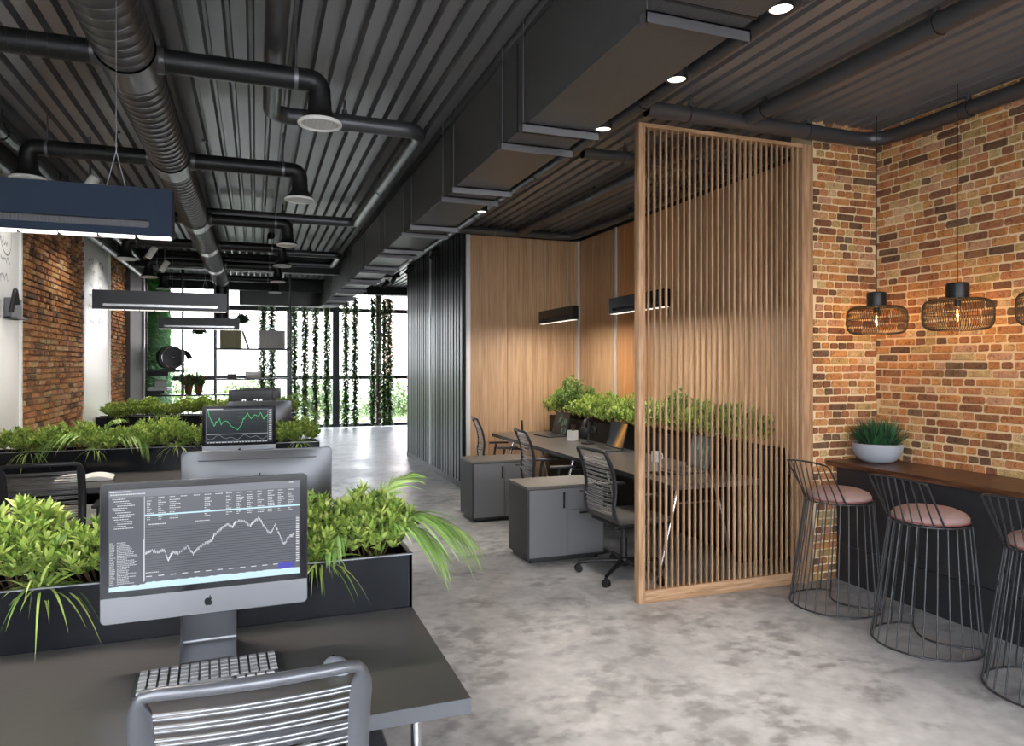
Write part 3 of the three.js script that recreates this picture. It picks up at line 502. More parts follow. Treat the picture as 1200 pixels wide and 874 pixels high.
const chartTex = canvasTex(1024, 580, (g, w, h) => {
  g.fillStyle = '#5e6068'; g.fillRect(0, 0, w, h); g.fillStyle = '#73757e'; g.fillRect(0, 0, w, 44); g.fillStyle = '#565860'; g.fillRect(0, 44, 176, h - 44);
  g.fillStyle = '#dfe1e6'; const dash = (x, y, n, hh = 4) => { for (let k = 0; k < n; k++) { const q = 3 + rnd() * 7; g.fillRect(x, y, q, hh); x += q + 2; } };
  dash(6, 8, 14, 6); dash(8, 24, 20, 5); dash(960, 8, 3, 5);
  for (let k = 0; k < 14; k++) dash(18 + (k % 4) * 8, 50 + k * 13, 6 + rnd() * 4, 4);
  for (let k = 0; k < 26; k++) { g.globalAlpha = 0.75; dash(4, 300 + k * 9.4, 3, 5); dash(40, 300 + k * 9.4, 5 + rnd() * 7, 5); } g.globalAlpha = 1;
  g.fillRect(172, 290, 3, 250); g.fillRect(176, 44, 3, h - 90);
  for (let c = 0; c < 14; c++) { const x = 190 + c * 58 + (c > 3 ? 10 : 0); dash(x, 52, 4, 4); if (c === 3 || c === 4 || c === 6) continue; for (let k = 0; k < 10; k++) dash(x, 70 + k * 12, 1 + rnd() * (c === 2 ? 6 : 3), 4); }
  g.fillStyle = '#bfe3f2'; g.fillRect(180, 150, w - 180, 9); g.fillStyle = '#dfe1e6'; dash(200, 206, 10, 5); dash(440, 206, 10, 4);
  g.fillStyle = '#3c3e45'; for (let y = 232; y < 500; y += 14) g.fillRect(180, y, w - 200, 2.5);
  g.fillStyle = '#e8e8ec'; for (let y = 222; y < 500; y += 12) g.fillRect(1000, y, 18, 5);
  for (let x = 186; x < 980; x += 62) g.fillRect(x, 508, 30, 4); dash(184, 486, 8, 4);
  const pts = [[184, 372], [210, 360], [250, 372], [280, 366], [300, 426], [318, 382], [350, 388], [400, 356], [430, 398], [460, 366], [500, 342], [530, 330], [540, 300], [575, 270], [610, 240], [640, 262], [660, 232], [700, 226], [740, 258], [760, 236], [790, 220], [815, 268], [850, 320], [880, 270], [905, 330], [930, 390], [960, 350], [990, 335]];
  g.strokeStyle = '#f0f0f3'; g.lineWidth = 2.6; g.beginPath();
  for (let i = 0; i < pts.length - 1; i++) for (let k = 0; k < 6; k++) { const t = k / 6, X = pts[i][0] + (pts[i + 1][0] - pts[i][0]) * t, Y = pts[i][1] + (pts[i + 1][1] - pts[i][1]) * t + (rnd() - 0.5) * 9; g.moveTo(X, Y - 5 - rnd() * 6); g.lineTo(X, Y + 5 + rnd() * 6); } g.stroke();
  g.fillStyle = '#c4e2ee'; g.beginPath(); g.moveTo(0, h); for (let x = 0; x <= w; x += 16) g.lineTo(x, 548 - x * 0.0 + (rnd() - 0.5) * 5 + (x > 180 ? -6 : 4)); g.lineTo(w, h); g.fill(); g.fillStyle = '#4a45b0'; g.fillRect(896, 506, 92, 34);
});
const greenTex = canvasTex(512, 300, (g, w, h) => {
  g.fillStyle = '#1b2024'; g.fillRect(0, 0, w, h); g.strokeStyle = '#3c4448'; g.lineWidth = 1; for (let x = 10; x < 470; x += 12) { g.beginPath(); g.moveTo(x, 14); g.lineTo(x, 220); g.stroke(); } for (let y = 14; y < 222; y += 12) { g.beginPath(); g.moveTo(10, y); g.lineTo(470, y); g.stroke(); }
  g.strokeStyle = '#4a8a3c'; for (const y of [40, 70, 95, 120]) { g.beginPath(); g.moveTo(240, y); g.lineTo(470, y); g.stroke(); }
  g.strokeStyle = '#46c878'; g.lineWidth = 4; g.beginPath(); [[14, 24], [30, 70], [50, 120], [66, 150], [80, 110], [100, 100], [118, 140], [140, 110], [165, 112], [190, 150], [215, 168], [240, 188], [265, 150], [285, 90], [310, 60], [340, 90], [370, 60], [395, 72], [415, 44], [440, 100], [466, 70]].forEach(([x, y], i) => { i ? g.lineTo(x, y) : g.moveTo(x, y); g.lineTo(x + 5, y - 16 + rnd() * 26); }); g.stroke();
  g.strokeStyle = '#a9b0b4'; g.lineWidth = 2; g.strokeRect(10, 14, 462, 206); g.beginPath(); for (let x = 10; x < 470; x += 6) { const y = 250 + 22 * Math.sin(x / 21) * Math.sin(x / 57); x === 10 ? g.moveTo(x, y) : g.lineTo(x, y); } g.stroke(); g.strokeRect(10, 222, 462, 62);
  g.fillStyle = '#d0d4d6'; for (let y = 18; y < 286; y += 13) g.fillRect(480, y, 22, 5); for (let x = 12; x < 470; x += 22) g.fillRect(x, 288, 14, 5); g.fillRect(12, 5, 120, 5);
});
const clockTex = canvasTex(512, 300, (g, w, h) => { g.fillStyle = '#08080a'; g.fillRect(0, 0, w, h); g.fillStyle = '#101013'; g.fillRect(96, 60, 140, 200); g.fillRect(276, 60, 140, 200); g.fillStyle = '#e6e6e6'; g.font = 'bold 120px sans-serif'; g.textAlign = 'center'; g.fillText('8', 166, 200); g.fillText('21', 346, 200); });
const deskTex = canvasTex(256, 150, (g, w, h) => { const q = g.createLinearGradient(0, 0, w, h); q.addColorStop(0, '#0c1016'); q.addColorStop(0.45, '#141414'); q.addColorStop(0.7, '#b87f34'); q.addColorStop(1, '#3a2410'); g.fillStyle = q; g.fillRect(0, 0, w, h); });
const deskTex2 = canvasTex(256, 150, (g, w, h) => { g.fillStyle = '#12181a'; g.fillRect(0, 0, w, h); for (let k = 0; k < 24; k++) { g.fillStyle = ['#2c4a44', '#3a5c4a', '#20302c'][k % 3]; g.fillRect(rnd() * w, rnd() * h, 30 * rnd(), 50 * rnd()); } });

// ---------- task chair: local -z is where it faces ----------
function taskChair(label, at, turn, frameMat = mat.chairDark, cordMat = mat.cordDark, group) {
  const t = thing('task_chair', label, 'chair', at, turn, group);
  const side = (s) => curve([[s * 0.19, 0.44, 0.1], [s * 0.205, 0.47, 0.19], [s * 0.21, 0.56, 0.215], [s * 0.212, 0.7, 0.205], [s * 0.212, 0.85, 0.235], [s * 0.212, 0.95, 0.28]], 20);
  const topArc = []; for (let k = 0; k <= 14; k++) { const a = k / 14 * 2 - 1; topArc.push(V(a * 0.202, 0.968 + 0.006 * (1 - a * a), 0.286 + 0.03 * (1 - a * a))); }
  const loop = [...side(-1).slice(0, -1), V(-0.211, 0.952, 0.281), V(-0.203, 0.964, 0.285), ...topArc.slice(1, -1), V(0.203, 0.964, 0.285), V(0.211, 0.952, 0.281), ...side(1).reverse().slice(1)], nl = loop.length;
  const f = M('back_frame', sweep(loop, 0.0128, 10, { up: V(0, 0.15, 1), wide: (q) => 1 + 0.95 * ss(0.02, 0.05, Math.abs(q - 0.5) - 0.12) }), frameMat, t);
  const sc = new THREE.CatmullRomCurve3(side(1));
  for (let k = 0; k < 13; k++) for (const o of [0, 0.014]) {
    const q = sc.getPointAt(clamp(0.22 + k * 0.058 + o * 1.4)), pts = []; for (let j = 0; j <= 5; j++) { const a = j / 5 * 2 - 1; pts.push(V(a * (q.x - 0.012), q.y, q.z + 0.014 * (1 - a * a))); }
    M('cord', sweep(pts, 0.004, 5, { open: true }), cordMat, f);
  }
  M('lumbar_bar', sweep(curve([[-0.205, 0.62, 0.216], [-0.1, 0.615, 0.26], [0.1, 0.615, 0.26], [0.205, 0.62, 0.216]], 10), 0.006, 6), cordMat, t);
  const seat = new RoundedBoxGeometry(0.46, 0.05, 0.46, 3, 0.022), sp = seat.attributes.position; for (let i = 0; i < sp.count; i++) { const z = sp.getZ(i) / 0.23; sp.setY(i, sp.getY(i) - 0.02 * Math.max(0, -z) ** 3 + 0.008 * z * z); } seat.computeVertexNormals();
  M('seat', seat.translate(0, 0.455, -0.04), mat.seatFabric, t); M('seat_pan', [box(0.4, 0.025, 0.4, 0, 0.42, -0.03, 0.01), box(0.14, 0.05, 0.22, 0, 0.385, 0, 0.015)], mat.blackPlastic, t);
  for (const s of [-1, 1]) { const a = M('armrest', sweep(curve([[s * 0.15, 0.4, 0.0], [s * 0.26, 0.42, 0.0], [s * 0.275, 0.52, 0], [s * 0.275, 0.63, -0.02]], 12), 0.014, 8), mat.blackPlastic, t); M('arm_pad', box(0.07, 0.022, 0.24, s * 0.275, 0.645, -0.05, 0.01, 2), frameMat, a); }
  M('gas_column', [cyl(0.027, 0.027, 0.2, 16, 0, 0.08, 0), cyl(0.016, 0.016, 0.12, 12, 0, 0.26, 0)], mat.blackPlastic, t);
  const b = M('base_hub', lathe([[0, 0.07], [0.04, 0.075], [0.042, 0.125], [0.03, 0.14], [0, 0.14]], 20), mat.blackPlastic, t);
  for (let k = 0; k < 5; k++) {
    const a = k * 2 * PI / 5 - 0.33, d = V(Math.cos(a), 0, Math.sin(a)); M('base_arm', sweep([d.clone().multiplyScalar(0.03).setY(0.108), d.clone().multiplyScalar(0.17).setY(0.1), d.clone().multiplyScalar(0.345).setY(0.075)], (q) => 0.022 - 0.009 * q, 8), mat.blackPlastic, b);
    const c = M('caster', [new THREE.CylinderGeometry(0.028, 0.028, 0.016, 16).rotateZ(PI / 2).translate(-0.013, 0.028, 0), new THREE.CylinderGeometry(0.028, 0.028, 0.016, 16).rotateZ(PI / 2).translate(0.013, 0.028, 0), box(0.02, 0.03, 0.03, 0, 0.05, 0, 0.005)].map((g) => g.rotateY(a + 0.8).translate(d.x * 0.345, 0, d.z * 0.345)), mat.rubber, t);
  }
  return t;
}
// ---------- desk islands ----------
const islands = [
  { z: -1.735, n: 'with the price chart computer', who: 'the price chart screen' },
  { z: -5.6, n: 'with the open book', who: 'the open book' },
  { z: -9.47, n: 'with the clock screen', who: 'the clock screen' },
];
const XE = 0.522, XS = XL + 0.03;
function deskTop(label, z0, z1, front) {   // z0 nearer
  const t = thing('bench_desk', label, 'desk', [0, 0, 0]);
  M('table_top', muv(bx(XS, XE, 0.7, 0.74, z1, z0, 0.002)), mat.desk, t);
  M('front_edge', bx(XS, XE + 0.001, 0.701, 0.7395, front > 0 ? z0 : z1 - 0.0015, front > 0 ? z0 + 0.0015 : z1), mat.deskEdge, t);
  for (const x of [XE - 0.13, XS + 0.2]) for (const s of [0.1, 0.9]) { const z = z0 + (z1 - z0) * s; M('leg', [rod([x, 0.7, z], [x, 0.0, z0 + (z1 - z0) * (s < 0.5 ? 0.02 : 0.98)], 0.014, 10)], mat.chrome, t); }
  for (const x of [XE - 0.13, XS + 0.2]) M('cross_bar', [rod([x, 0.66, z0 + (z1 - z0) * 0.1], [x, 0.66, z0 + (z1 - z0) * 0.9], 0.012, 8), rod([x, 0.68, z0 + (z1 - z0) * 0.2], [x + (x > -1 ? -0.3 : 0.3), 0.5, z0 + (z1 - z0) * 0.5], 0.01, 8)], mat.chrome, t);
  return t;
}
for (const I of islands) {
  const z = I.z;
  deskTop('dark grey bench desk ' + I.n + ', camera side'.replace(', camera side', ''), z, z - 0.725, 1);
  deskTop('dark grey bench desk behind the plant trough, across from ' + I.who, z - 1.005, z - 1.73, -1);
  const p = thing('planter_trough', 'glossy black plant trough along the desk ' + I.n, 'planter');
  const y0 = 0.5, y1 = 0.925, a = z - 0.727, b = z - 1.003;
  M('trough', [bx(XS, XE, y0, y1, a - 0.012, a, 0.002), bx(XS, XE, y0, y1, b, b + 0.012, 0.002), bx(XE - 0.012, XE, y0, y1, b, a, 0.002), bx(XS, XS + 0.012, y0, y1, b, a), bx(XS, XE, y0, y0 + 0.02, b, a)], mat.planter, p);
  M('rim', [bx(XS, XE + 0.002, y1, y1 + 0.004, a - 0.013, a + 0.001), bx(XS, XE + 0.002, y1, y1 + 0.004, b - 0.001, b + 0.013), bx(XE - 0.012, XE + 0.002, y1, y1 + 0.004, b, a)], mat.planterRim, p);
  M('soil', bx(XS + 0.012, XE - 0.012, 0.8, 0.87, b + 0.012, a - 0.012), mat.soil, p);
  for (const x of [XS + 0.25, XE - 0.25]) M('support', bx(x - 0.03, x + 0.03, 0, y0, z - 0.9, z - 0.83, 0.004), mat.ductDark, p);
  const gl = 'bushy lime green shrub in the plant trough of the desk ' + I.n, gg = 'shrubs in the trough ' + I.n;
  let k = 0; for (let x = XE - 0.14; x > XS + 0.2; x -= 0.21) { shrub([x + rr(-0.02, 0.02), 0.865, z - 0.865 + rr(-0.02, 0.02)], k % 3, rnd() * 6, gl, gg, rr(0.92, 1.1)); k++; }
  const sl = 'arching spider plant spilling over the trough of the desk ' + I.n;
  for (const x of z > -3 ? [0.2, -0.62, -1.3] : [-0.62, 0.35, -1.2, -1.65]) spider([x, 0.9, z - 0.78], k++ % 2, rnd() * 6, sl, 'spider plants in the trough ' + I.n, 1.05);
}
{ // palms
  let t = thing('potted_palm', 'feathery palm leaning out past the end of the near plant trough', 'plant', [0.42, 0.87, -2.6]);
  palmFrond(t, [[0, 0, 0], [0.08, 0.16, 0.02], [0.18, 0.17, 0.05], [0.32, 0.1, 0.08]], 0.19, 46, 0.5);
  palmFrond(t, [[0, 0, 0], [0.03, 0.15, 0.05], [0.12, 0.14, 0.07], [0.22, 0.06, 0.1]], 0.16, 38, 0.55);
  palmFrond(t, [[0, 0, 0], [0.0, 0.2, -0.02], [0.06, 0.28, -0.04], [0.13, 0.31, -0.06]], 0.12, 30, 0.3);
  palmFrond(t, [[0, 0, 0], [-0.12, 0.14, 0.06], [-0.16, 0.13, 0.11], [-0.2, 0.09, 0.15]], 0.08, 18, 0.4);
  palmFrond(t, [[0, 0, 0], [-0.14, 0.2, -0.05], [-0.24, 0.27, -0.06], [-0.3, 0.29, -0.07]], 0.08, 14, 0.3);
  t = thing('potted_palm', 'feathery palm in the trough by the open book', 'plant', [-1.15, 0.88, -6.45]);
  palmFrond(t, [[0, 0, 0], [0.1, 0.14, 0.04], [0.24, 0.15, 0.1], [0.34, 0.06, 0.14]], 0.15, 24, 0.7); palmFrond(t, [[0, 0, 0], [-0.14, 0.16, 0.04], [-0.28, 0.17, 0.08], [-0.42, 0.08, 0.12]], 0.15, 24, 0.7); palmFrond(t, [[0, 0, 0], [0, 0.18, 0], [0.05, 0.26, 0.02], [0.12, 0.28, 0.05]], 0.1, 18, 0.4);
  t = thing('potted_palm', 'drooping palm at the end of the trough by the clock screen', 'plant', [0.45, 0.88, -10.3]);
  palmFrond(t, [[0, 0, 0], [0.1, 0.2, 0.04], [0.24, 0.2, 0.1], [0.36, 0.05, 0.14]], 0.18, 24, 0.8); palmFrond(t, [[0, 0, 0], [0, 0.25, 0.04], [0.1, 0.32, 0.1], [0.24, 0.25, 0.14]], 0.15, 24, 0.6); palmFrond(t, [[0, 0, 0], [-0.1, 0.2, 0.04], [-0.2, 0.22, 0.1], [-0.3, 0.12, 0.14]], 0.14, 20, 0.6);
}
computer('silver all-in-one computer showing a white price chart', [-0.13, 0.741, -2.23], 0.02, chartTex, 1);
computer('silver all-in-one computer seen from behind, across from the price chart screen', [0.01, 0.741, -2.94], PI - 0.02, deskTex2, 0.6);
computer('all-in-one computer showing a green line chart', [-0.125, 0.741, -6.1], 0, greenTex, 1);
computer('all-in-one computer seen from behind, in front of the clock screen', [0.03, 0.741, -6.82], PI, deskTex2, 0.6);
computer('all-in-one computer with a black flip clock screen reading 8 21', [-0.06, 0.741, -9.97], 0, clockTex, 1);
computer('all-in-one computer turned away behind the clock screen', [0.06, 0.741, -10.68], PI, deskTex2, 0.6);
{ // keyboard, mouse, book
  const k = thing('keyboard', 'grey compact keyboard in front of the price chart computer', 'keyboard', [-0.12, 0.741, -2.105], 0.055);
  M('tray', extrude(roundRect(0.375, 0.165, 0.012), 0.006, 0.001).rotateX(-PI / 2), mat.aluDark, k);
  const kg = (w, d) => { const g = box(w, 0.005, d, 0, 0.0105, 0), p = g.attributes.position; for (let i = 0; i < p.count; i++) if (p.getY(i) > 0.0105) { p.setX(i, p.getX(i) * 0.9); p.setZ(i, p.getZ(i) * 0.9); } g.computeVertexNormals(); return g; };
  const kk = kg(0.0205, 0.0185), wide = kg(0.0335, 0.0225), bar = kg(0.13, 0.0185);
  for (let r = 0; r < 6; r++) {
    const z = -0.064 + r * 0.0256;
    if (r === 5) { for (const x of [-0.165, -0.14, -0.115, -0.088]) { const m = M('key', kk, mat.keycap, k); m.position.set(x, 0, z); } const m = M('key', bar, mat.keycap, k); m.position.set(-0.006, 0, z); for (let j = 0; j < 4; j++) { const q = M('key', kk, mat.keycap, k); q.position.set(0.078 + j * 0.0255, 0, z); } }
    else for (let j = 0; j < 14; j++) { const w = (r > 1 && (j === 0 || j === 13)); const m = M('key', kk, mat.keycap, k); m.position.set(-0.166 + j * 0.0255, 0, z); }
  }
  const m = thing('computer_mouse', 'grey computer mouse beside the keyboard', 'mouse', [0.215, 0.741, -2.03], 0.3);
  const g = new THREE.SphereGeometry(1, 24, 12, 0, 2 * PI, 0, PI / 2).scale(0.034, 0.03, 0.057); M('body', g, mat.bowl, m); M('scroll_wheel', new THREE.CylinderGeometry(0.006, 0.006, 0.006, 12).rotateZ(PI / 2).translate(0, 0.0245, -0.025), mat.blackPlastic, m);
  const b = thing('open_book', 'open book with white pages lying on the desk', 'book', [-1.2, 0.741, -6.0], 0.12);
  const page = (s) => { const sh = new THREE.Shape(); sh.moveTo(0, 0); sh.lineTo(s * 0.19, 0.0); sh.lineTo(s * 0.19, 0.006); sh.quadraticCurveTo(s * 0.09, 0.05, 0, 0.02); sh.lineTo(0, 0); return extrude(sh, 0.26).translate(0, 0.003, -0.13); };
  M('page_block', page(-1), mat.paper, b); M('page_block', page(1), mat.paper, b); M('cover', bx(-0.2, 0.2, 0, 0.003, -0.135, 0.135), mat.ductDark, b);
}
taskChair('grey cord-back task chair pulled up to the price chart computer', [0.0, 0, -1.785], 0.0, mat.chairFrame, mat.cord);
taskChair('dark cord-back task chair in front of the open book', [-1.28, 0, -5.42], 0.05);
taskChair('dark cord-back task chair in front of the green line chart', [0.06, 0, -5.45], -0.08);

// ---------- side desk by the wood walls ----------
{
  const d = thing('side_desk', 'long dark desk along the wood panelled wall', 'desk');
  M('table_top', muv(bx(2.78, 3.56, 0.7, 0.74, -8.35, -4.3, 0.002)), mat.desk, d);
  M('front_edge', bx(2.7785, 2.78, 0.701, 0.7395, -8.35, -4.3), mat.ductDark, d);
  for (const z of [-4.55, -6.4, -8.15]) { for (const s of [-1, 1]) M('leg', rod([3.17 + s * 0.16, 0.7, z], [3.17 + s * 0.34, 0, z], 0.016, 10), mat.chrome, d); M('cross_bar', rod([2.95, 0.55, z], [3.4, 0.55, z], 0.012, 8), mat.chrome, d); }
  const e = thing('side_desk', 'dark desk strip on the wall side of the plant trough', 'desk');
  M('table_top', muv(bx(3.88, 4.1, 0.7, 0.74, -8.35, -4.4, 0.002)), mat.desk, e); for (const z of [-4.6, -8.1]) M('leg', rod([4.0, 0.7, z], [4.0, 0, z], 0.016, 10), mat.chrome, e);
  const p = thing('planter_trough', 'black plant trough dividing the desk by the wood wall', 'planter');
  M('trough', [bx(3.565, 3.58, 0.1, 0.95, -8.35, -4.4, 0.002), bx(3.86, 3.875, 0.1, 0.95, -8.35, -4.4, 0.002), bx(3.565, 3.875, 0.1, 0.95, -4.412, -4.4), bx(3.565, 3.875, 0.1, 0.95, -8.35, -8.338), bx(3.565, 3.875, 0.1, 0.12, -8.35, -4.4)], S(0x14110f, 0.6), p);
  M('soil', bx(3.58, 3.86, 0.8, 0.9, -8.338, -4.412), mat.soil, p); for (const z of [-4.7, -8]) M('support', bx(3.65, 3.78, 0, 0.1, z - 0.05, z + 0.05), mat.ductDark, p);
  const big = shrubGeo(0.52, 0.27, 120, 0.058, green, 8, 4), low = [shrubGeo(0.33, 0.24, 90, 0.06, lime, 8, 3), shrubGeo(0.3, 0.26, 90, 0.055, lime, 8, 3)];
  const mk = (g, at, label, group, s = 1) => { const t = thing('planter_shrub', label, 'plant', at, rnd() * 6, group); stuff(M('leaves', g[0], leafMat, t)); M('stems', g[1], mat.stem, t); t.scale.setScalar(s); };
  mk(big, [3.74, 0.9, -7.95], 'tall dense green shrub in the wood corner trough'); mk(big, [3.74, 0.9, -5.6], 'tall dense green shrub behind the slatted screen', null, 0.85);
  let i = 0; for (const z of [-8.2, -7.45, -7.1, -6.75, -6.4, -6.05, -5.3, -5.0, -4.76]) mk(low[i++ % 2], [3.72, 0.88, z], 'low spiky lime shrub in the trough by the wood wall', 'low shrubs by the wood wall', 1.12);
}
taskChair('black cord-back task chair right behind the slatted screen', [2.63, 0, -4.72], -PI / 2 + 0.05);
taskChair('black cord-back task chair between the two low cabinets', [2.66, 0, -6.25], -PI / 2 - 0.1);
taskChair('black cord-back task chair in the wood panelled corner', [2.7, 0, -7.85], -PI / 2 - 0.15);
function cabinet(label, x, z) {
  const c = thing('low_cabinet', label, 'cabinet', [x, 0, z]), W = 0.68, H = 0.62, D = 0.44;   // x left, z front
  M('body', [bx(0, W, 0.035, H - 0.022, -D, -0.06, 0.002), bx(0, 0.019, 0.035, H - 0.022, -0.061, -0.002), bx(W - 0.003, W, 0.035, H - 0.022, -0.061, -0.002), bx(0, W, 0.035, 0.049, -0.061, -0.004), bx(0.03, W - 0.03, 0.0, 0.035, -D + 0.03, -0.05)], mat.cabBody, c);
  M('top', bx(-0.002, W + 0.002, H - 0.022, H, -D, 0, 0.002), mat.cabTop, c);
  const front = (x0, x1, y0, y1, hx0, hx1, hy0, hy1, name) => {
    const sh = new THREE.Shape(); sh.moveTo(x0, y0); sh.lineTo(x1, y0); sh.lineTo(x1, y1); sh.lineTo(x0, y1); sh.lineTo(x0, y0);
    const ho = new THREE.Path(); ho.moveTo(hx0, hy0); ho.lineTo(hx0, hy1); ho.lineTo(hx1, hy1); ho.lineTo(hx1, hy0); ho.lineTo(hx0, hy0); sh.holes.push(ho);
    const d = M(name, extrude(sh, 0.018).translate(0, 0, -0.02), mat.cabFront, c);
    M('handle', [bx(hx0 - 0.006, hx1 + 0.006, hy0 - 0.006, hy1 + 0.006, -0.058, -0.054), bx(hx0 - 0.006, hx0, hy0 - 0.006, hy1 + 0.006, -0.056, -0.02), bx(hx1, hx1 + 0.006, hy0 - 0.006, hy1 + 0.006, -0.056, -0.02), bx(hx0 - 0.006, hx1 + 0.006, hy1, hy1 + 0.006, -0.056, -0.02), bx(hx0 - 0.006, hx1 + 0.006, hy0 - 0.006, hy0, -0.056, -0.02)], mat.cabBody, d);
  };
  front(0.02, 0.345, 0.05, H - 0.028, 0.316, 0.334, H - 0.19, H - 0.06, 'door');
  front(0.349, W - 0.004, H - 0.2, H - 0.028, 0.46, 0.56, H - 0.064, H - 0.05, 'drawer'); front(0.349, W - 0.004, 0.05, H - 0.204, 0.46, 0.56, H - 0.24, H - 0.226, 'drawer');
  for (const [a, b] of [[0.05, -0.06], [W - 0.05, -0.06], [0.05, -D + 0.06], [W - 0.05, -D + 0.06]]) M('foot', cyl(0.018, 0.018, 0.04, 12, a, 0, b), mat.rubber, c);
  return c;
}
cabinet('low dark grey cabinet beside the chair at the slatted screen', 2.03, -5.2);
cabinet('low dark grey cabinet beside the ribbed black storage wall', 2.045, -6.76);
function laptop(label, at, turn, texture) {
  const t = thing('laptop', label, 'laptop', at, turn);   // faces local +z
  M('base', extrude(roundRect(0.36, 0.25, 0.01), 0.012, 0.001).rotateX(-PI / 2).translate(0, 0.001, 0.0), mat.aluDark, t); M('keyboard_deck', bx(-0.13, 0.13, 0.0135, 0.0145, -0.08, 0.02), mat.blackPlastic, t);
  const l = M('lid', extrude(roundRect(0.36, 0.27, 0.01), 0.006).rotateX(-0.24).translate(0, 0.145, -0.157), mat.blackPlastic, t);
  M('screen', new THREE.PlaneGeometry(0.335, 0.245).translate(0, 0, 0.0068).rotateX(-0.24).translate(0, 0.145, -0.157), new THREE.MeshStandardMaterial({ color: 0x08080a, roughness: 0.2, emissive: 0xffffff, emissiveMap: texture, emissiveIntensity: 0.9 }), l);
}
laptop('open laptop with a dark picture in the wood panelled corner', [3.32, 0.741, -7.75], -PI / 2 + 0.1, deskTex2);
laptop('open laptop with a golden picture beside the headphones', [3.28, 0.741, -6.3], -PI / 2, deskTex);
laptop('open laptop on the desk behind the slatted screen', [3.25, 0.741, -4.85], -PI / 2 - 0.1, deskTex2);
{
  let t = thing('pencil_cup', 'white square pencil cup between the laptops', 'cup', [3.36, 0.741, -7.2], 0.4);
  M('cup', [bx(-0.045, 0.045, 0, 0.115, -0.045, -0.04), bx(-0.045, 0.045, 0, 0.115, 0.04, 0.045), bx(-0.045, -0.04, 0, 0.115, -0.045, 0.045), bx(0.04, 0.045, 0, 0.115, -0.045, 0.045), bx(-0.045, 0.045, 0, 0.005, -0.045, 0.045)], mat.white, t);
  for (let k = 0; k < 5; k++) M('pencil', rod([rr(-0.02, 0.02), 0.008, rr(-0.02, 0.02)], [rr(-0.035, 0.035), 0.17 + 0.02 * rnd(), rr(-0.035, 0.035)], 0.004, 6), k % 2 ? mat.blackPlastic : mat.stem, t);
  t = thing('headphones', 'black headphones resting on a stand on the desk', 'headphones', [3.38, 0.741, -6.85], 0.6);
  const arc = []; for (let k = 0; k <= 16; k++) { const a = PI * k / 16; arc.push(V(Math.cos(a) * 0.085, 0.13 + Math.sin(a) * 0.085, 0)); } M('headband', sweep(arc, 0.009, 8, { wide: 1.8 }), mat.blackPlastic, t);
  for (const s of [-1, 1]) M('ear_cup', lathe([[0, 0], [0.04, 0], [0.045, 0.015], [0.04, 0.035], [0.02, 0.04], [0, 0.03]], 20).rotateZ(s * PI / 2).translate(s * 0.1, 0.11, 0), mat.blackPlastic, t);
  M('stand', [cyl(0.06, 0.06, 0.012, 20), cyl(0.009, 0.009, 0.2, 10)], mat.blackPlastic, t); t.scale.setScalar(1.25);
  t = thing('phone_dock', 'dark phone standing upright in a small white dock', 'phone dock', [3.1, 0.741, -8.1], 0.5); M('dock', box(0.09, 0.03, 0.07, 0, 0.015, 0, 0.008, 2), mat.white, t); M('phone', box(0.03, 0.14, 0.012, 0, 0.1, 0, 0.004).rotateX(-0.1), mat.blackPlastic, t);
  t = thing('mug', 'white mug on the desk behind the slatted screen', 'mug', [3.3, 0.741, -5.35]); M('body', lathe([[0, 0], [0.036, 0], [0.04, 0.01], [0.04, 0.095], [0.036, 0.095], [0.035, 0.008], [0, 0.008]], 24), mat.white, t); M('handle', sweep(curve([[0.038, 0.075, 0], [0.065, 0.07, 0], [0.065, 0.03, 0], [0.038, 0.022, 0]], 10), 0.006, 8), mat.white, t);
  t = thing('tablet', 'thin silver tablet on the desk behind the slatted screen', 'tablet', [2.98, 0.741, -4.75], 0.2); M('slab', extrude(roundRect(0.18, 0.25, 0.01), 0.007).rotateX(-PI / 2), mat.alu, t); M('glass', bx(-0.08, 0.08, 0.007, 0.008, -0.115, 0.115), mat.glassBlack, t);
}
// ---------- slatted screen ----------
{
  const t = thing('slatted_screen', 'tall wooden screen of thin vertical slats in a frame', 'screen');
  const zf = -4.09, zb = -4.15, x0 = 2.394, x1 = 3.86;
  M('frame_post', muv(bx(x0, x0 + 0.05, 0, 3.215, zb, zf, 0.003)), mat.woodSlat, t); M('frame_post', muv(bx(x1 - 0.1, x1, 0, 3.215, zb, zf, 0.003), false, 0.4), mat.woodSlat, t);
  M('bottom_rail', muv(bx(x0 + 0.05, x1 - 0.1, 0, 0.085, zb, zf, 0.003), true), mat.woodSlat, t); M('top_rail', muv(bx(x0 + 0.05, x1 - 0.1, 3.19, 3.215, zb, zf, 0.002), true), mat.woodSlat, t);
  const n = 28, pitch = (x1 - 0.1 - x0 - 0.05) / (n + 0.4);
  const gs = [0, 1, 2, 3].map((k) => muv(bx(-0.0062, 0.0062, 0.085, 3.19, -0.009, 0.009, 0.0015), false, k * 0.13));
  for (let k = 0; k < n; k++) { const m = M('slat', gs[k % 4], mat.woodSlat, t); m.position.set(x0 + 0.05 + pitch * (k + 0.7), 0, (zf + zb) / 2 + 0.01); }
}
